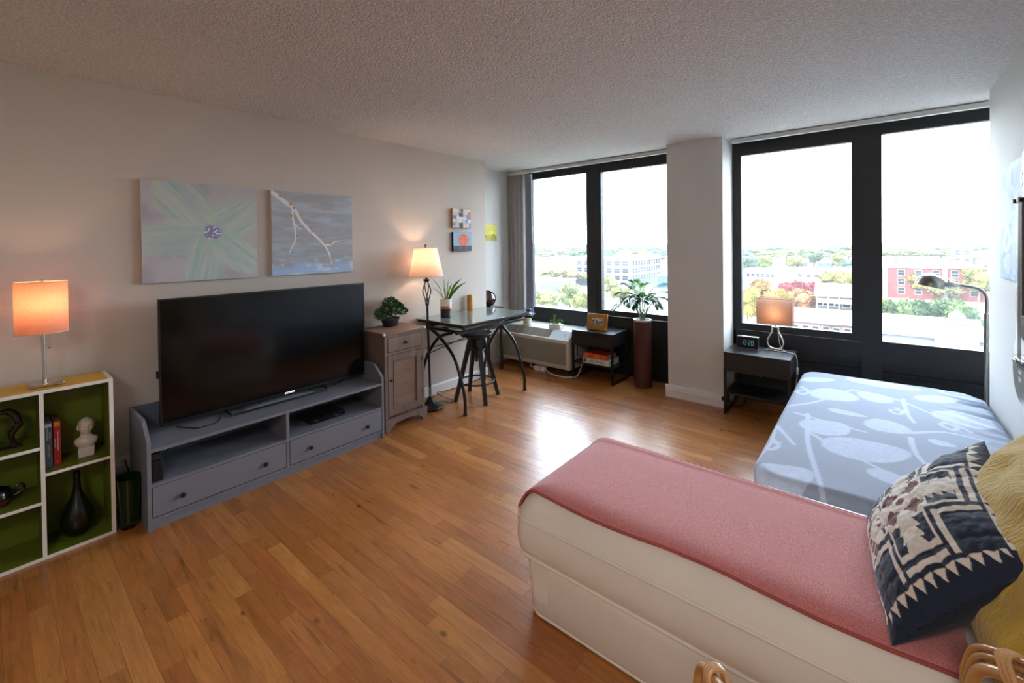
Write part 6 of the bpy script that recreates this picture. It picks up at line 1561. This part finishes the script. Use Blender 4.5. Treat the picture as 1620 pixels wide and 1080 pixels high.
B().cyl((-.4, -.5, 4.9), (-.4, -.5, 6.2), .42, seg=14).cyl((.55, -.5, 4.9), (.55, -.5, 6.2), .36, seg=14).split('transformer', M_conc, up_)
cb = B().tube([(-12, 108, G + 7.4), (2, 108, G + 7.25), (15.2, 108, G + 7.82)], .03, 6).build('power_line', M_darkw); tag(cb, 'thin power line running left from the utility pole', 'power line')

# trees: right window
W1 = 'in the middle of the left pane of the right window'; W2 = 'in the right pane of the right window'
for a in ((1180, 404, 436, 40, 'teal', 'at the left edge of the right window behind the pink building'), (1207, 403, 432, 36, 'yg', 'left of the white gabled house'), (1256, 406, 429, 34, 'yg', 'right of the white gabled house'),
          (1288, 397, 424, 62, 'green', 'tallest behind the blue gabled house'), (1326, 404, 428, 34, 'yg', 'behind the blue gabled house on its right'), (1343, 411, 430, 30, 'teal', 'at the right edge of the left pane'),
          (1264, 440, 486, 56, 'red', 'behind the bedside lamp, brightest of all'), (1286, 446, 482, 34, 'red', 'smaller, right of the bright crimson tree'), (1277, 458, 508, 62, 'orange', 'between the bedside lamp and the porch house'), (1203, 444, 500, 62, 'orange', 'left of and behind the bedside lamp shade'),
          (1183, 452, 520, 46, 'yellow', 'lowest at the left edge of the right window'), (1236, 452, 505, 50, 'yellow', 'just behind the bedside lamp shade'), (1312, 430, 476, 56, 'yg', 'above the white roof of the porch house'), (1337, 430, 468, 44, 'yellow', 'right of and above the porch house'),
          (1478, 420, 462, 78, 'yg', 'large and round behind the gooseneck lamp head'), (1438, 428, 470, 60, 'yg', 'beside the red brick building'), (1512, 420, 470, 66, 'yg', 'right of the gooseneck lamp head'), (1462, 416, 466, 70, 'yg', 'left of and above the gooseneck lamp head'), (1548, 424, 478, 54, 'yg', 'at the right edge behind the lamp neck'), (1490, 440, 476, 60, 'pale', 'below the gooseneck lamp head'),
          (1418, 472, 542, 66, 'green', 'nearest at the left of the green group'), (1462, 468, 542, 70, 'dark', 'tallest in the near green group'), (1502, 474, 545, 66, 'green', 'right of centre in the near green group'), (1538, 496, 556, 54, 'dark', 'low at the right of the near green group'),
          (1404, 524, 580, 46, 'orange', 'at the very bottom left of the right pane'), (1546, 528, 585, 46, 'orange', 'at the very bottom right of the right pane'), (1385, 468, 500, 30, 'yg', 'just right of the centre mullion')):
    tree(*a)
# left window
for a in ((866, 424, 448, 54, 'pale', 'in the left window, left of the parking ground'), (905, 426, 452, 56, 'pale', 'in the left window beside the mullion'), (902, 450, 496, 64, 'pale', 'in the left window, largest and lowest'), (858, 458, 505, 52, 'pale', 'in the left window at the bottom left'), (925, 458, 505, 40, 'yg', 'in the left window at the bottom beside the mullion'),
          (962, 394, 414, 26, 'green', 'behind the white office block on its left'), (1012, 396, 414, 34, 'yg', 'behind the white office block roof'), (1044, 400, 416, 26, 'teal', 'at the right end behind the office block'), (962, 436, 478, 36, 'pale', 'in front of the office block on its left'), (982, 452, 482, 34, 'yg', 'in front of the office block near the palm leaves')):
    tree(*a)
# wooded horizon
rr = random.Random(5)
ROWN = ('farthest', 'third', 'second', 'nearest')
for row, (y0, hpx, wpx) in enumerate(((389.5, 6, 26), (394, 8, 30), (400, 11, 32), (407, 13, 36))):
    for (xa, xb) in ((838, 1062), (1166, 1572)):
        x = xa + rr.uniform(0, 12)
        while x < xb:
            c = rr.choice(('yg', 'pale', 'green', 'yg', 'teal', 'yellow' if row < 3 else 'yg', 'red' if rr.random() < .12 else 'yg')); yb = y0 + rr.uniform(1.2, 3.2)
            tree(x, yb - hpx * rr.uniform(.85, 1.2), yb, wpx * rr.uniform(.9, 1.4), c, 'in the ' + ROWN[row] + ' row of the wooded belt, ' + ('left' if xa < 1000 else 'right') + ' window', 'horizon trees'); x += wpx * rr.uniform(.55, .85)

# autumn haze lying over the town
hz = bpy.data.materials.new('town_haze'); hz.use_nodes = True; nt = hz.node_tree
nt.nodes.remove(nt.nodes['Principled BSDF']); vs_ = nt.nodes.new('ShaderNodeVolumeScatter'); vs_.inputs['Density'].default_value = .00008; vs_.inputs['Color'].default_value = (.97, .98, 1, 1)
nt.links.new(vs_.outputs[0], nt.nodes['Material Output'].inputs['Volume'])
o = B().box(-1350, 1150, 60, 2900, G - 2, 60).build('town_haze', hz, smooth=False); stuff(o); tag(o, 'thin pale haze lying over the whole town outside', 'haze')
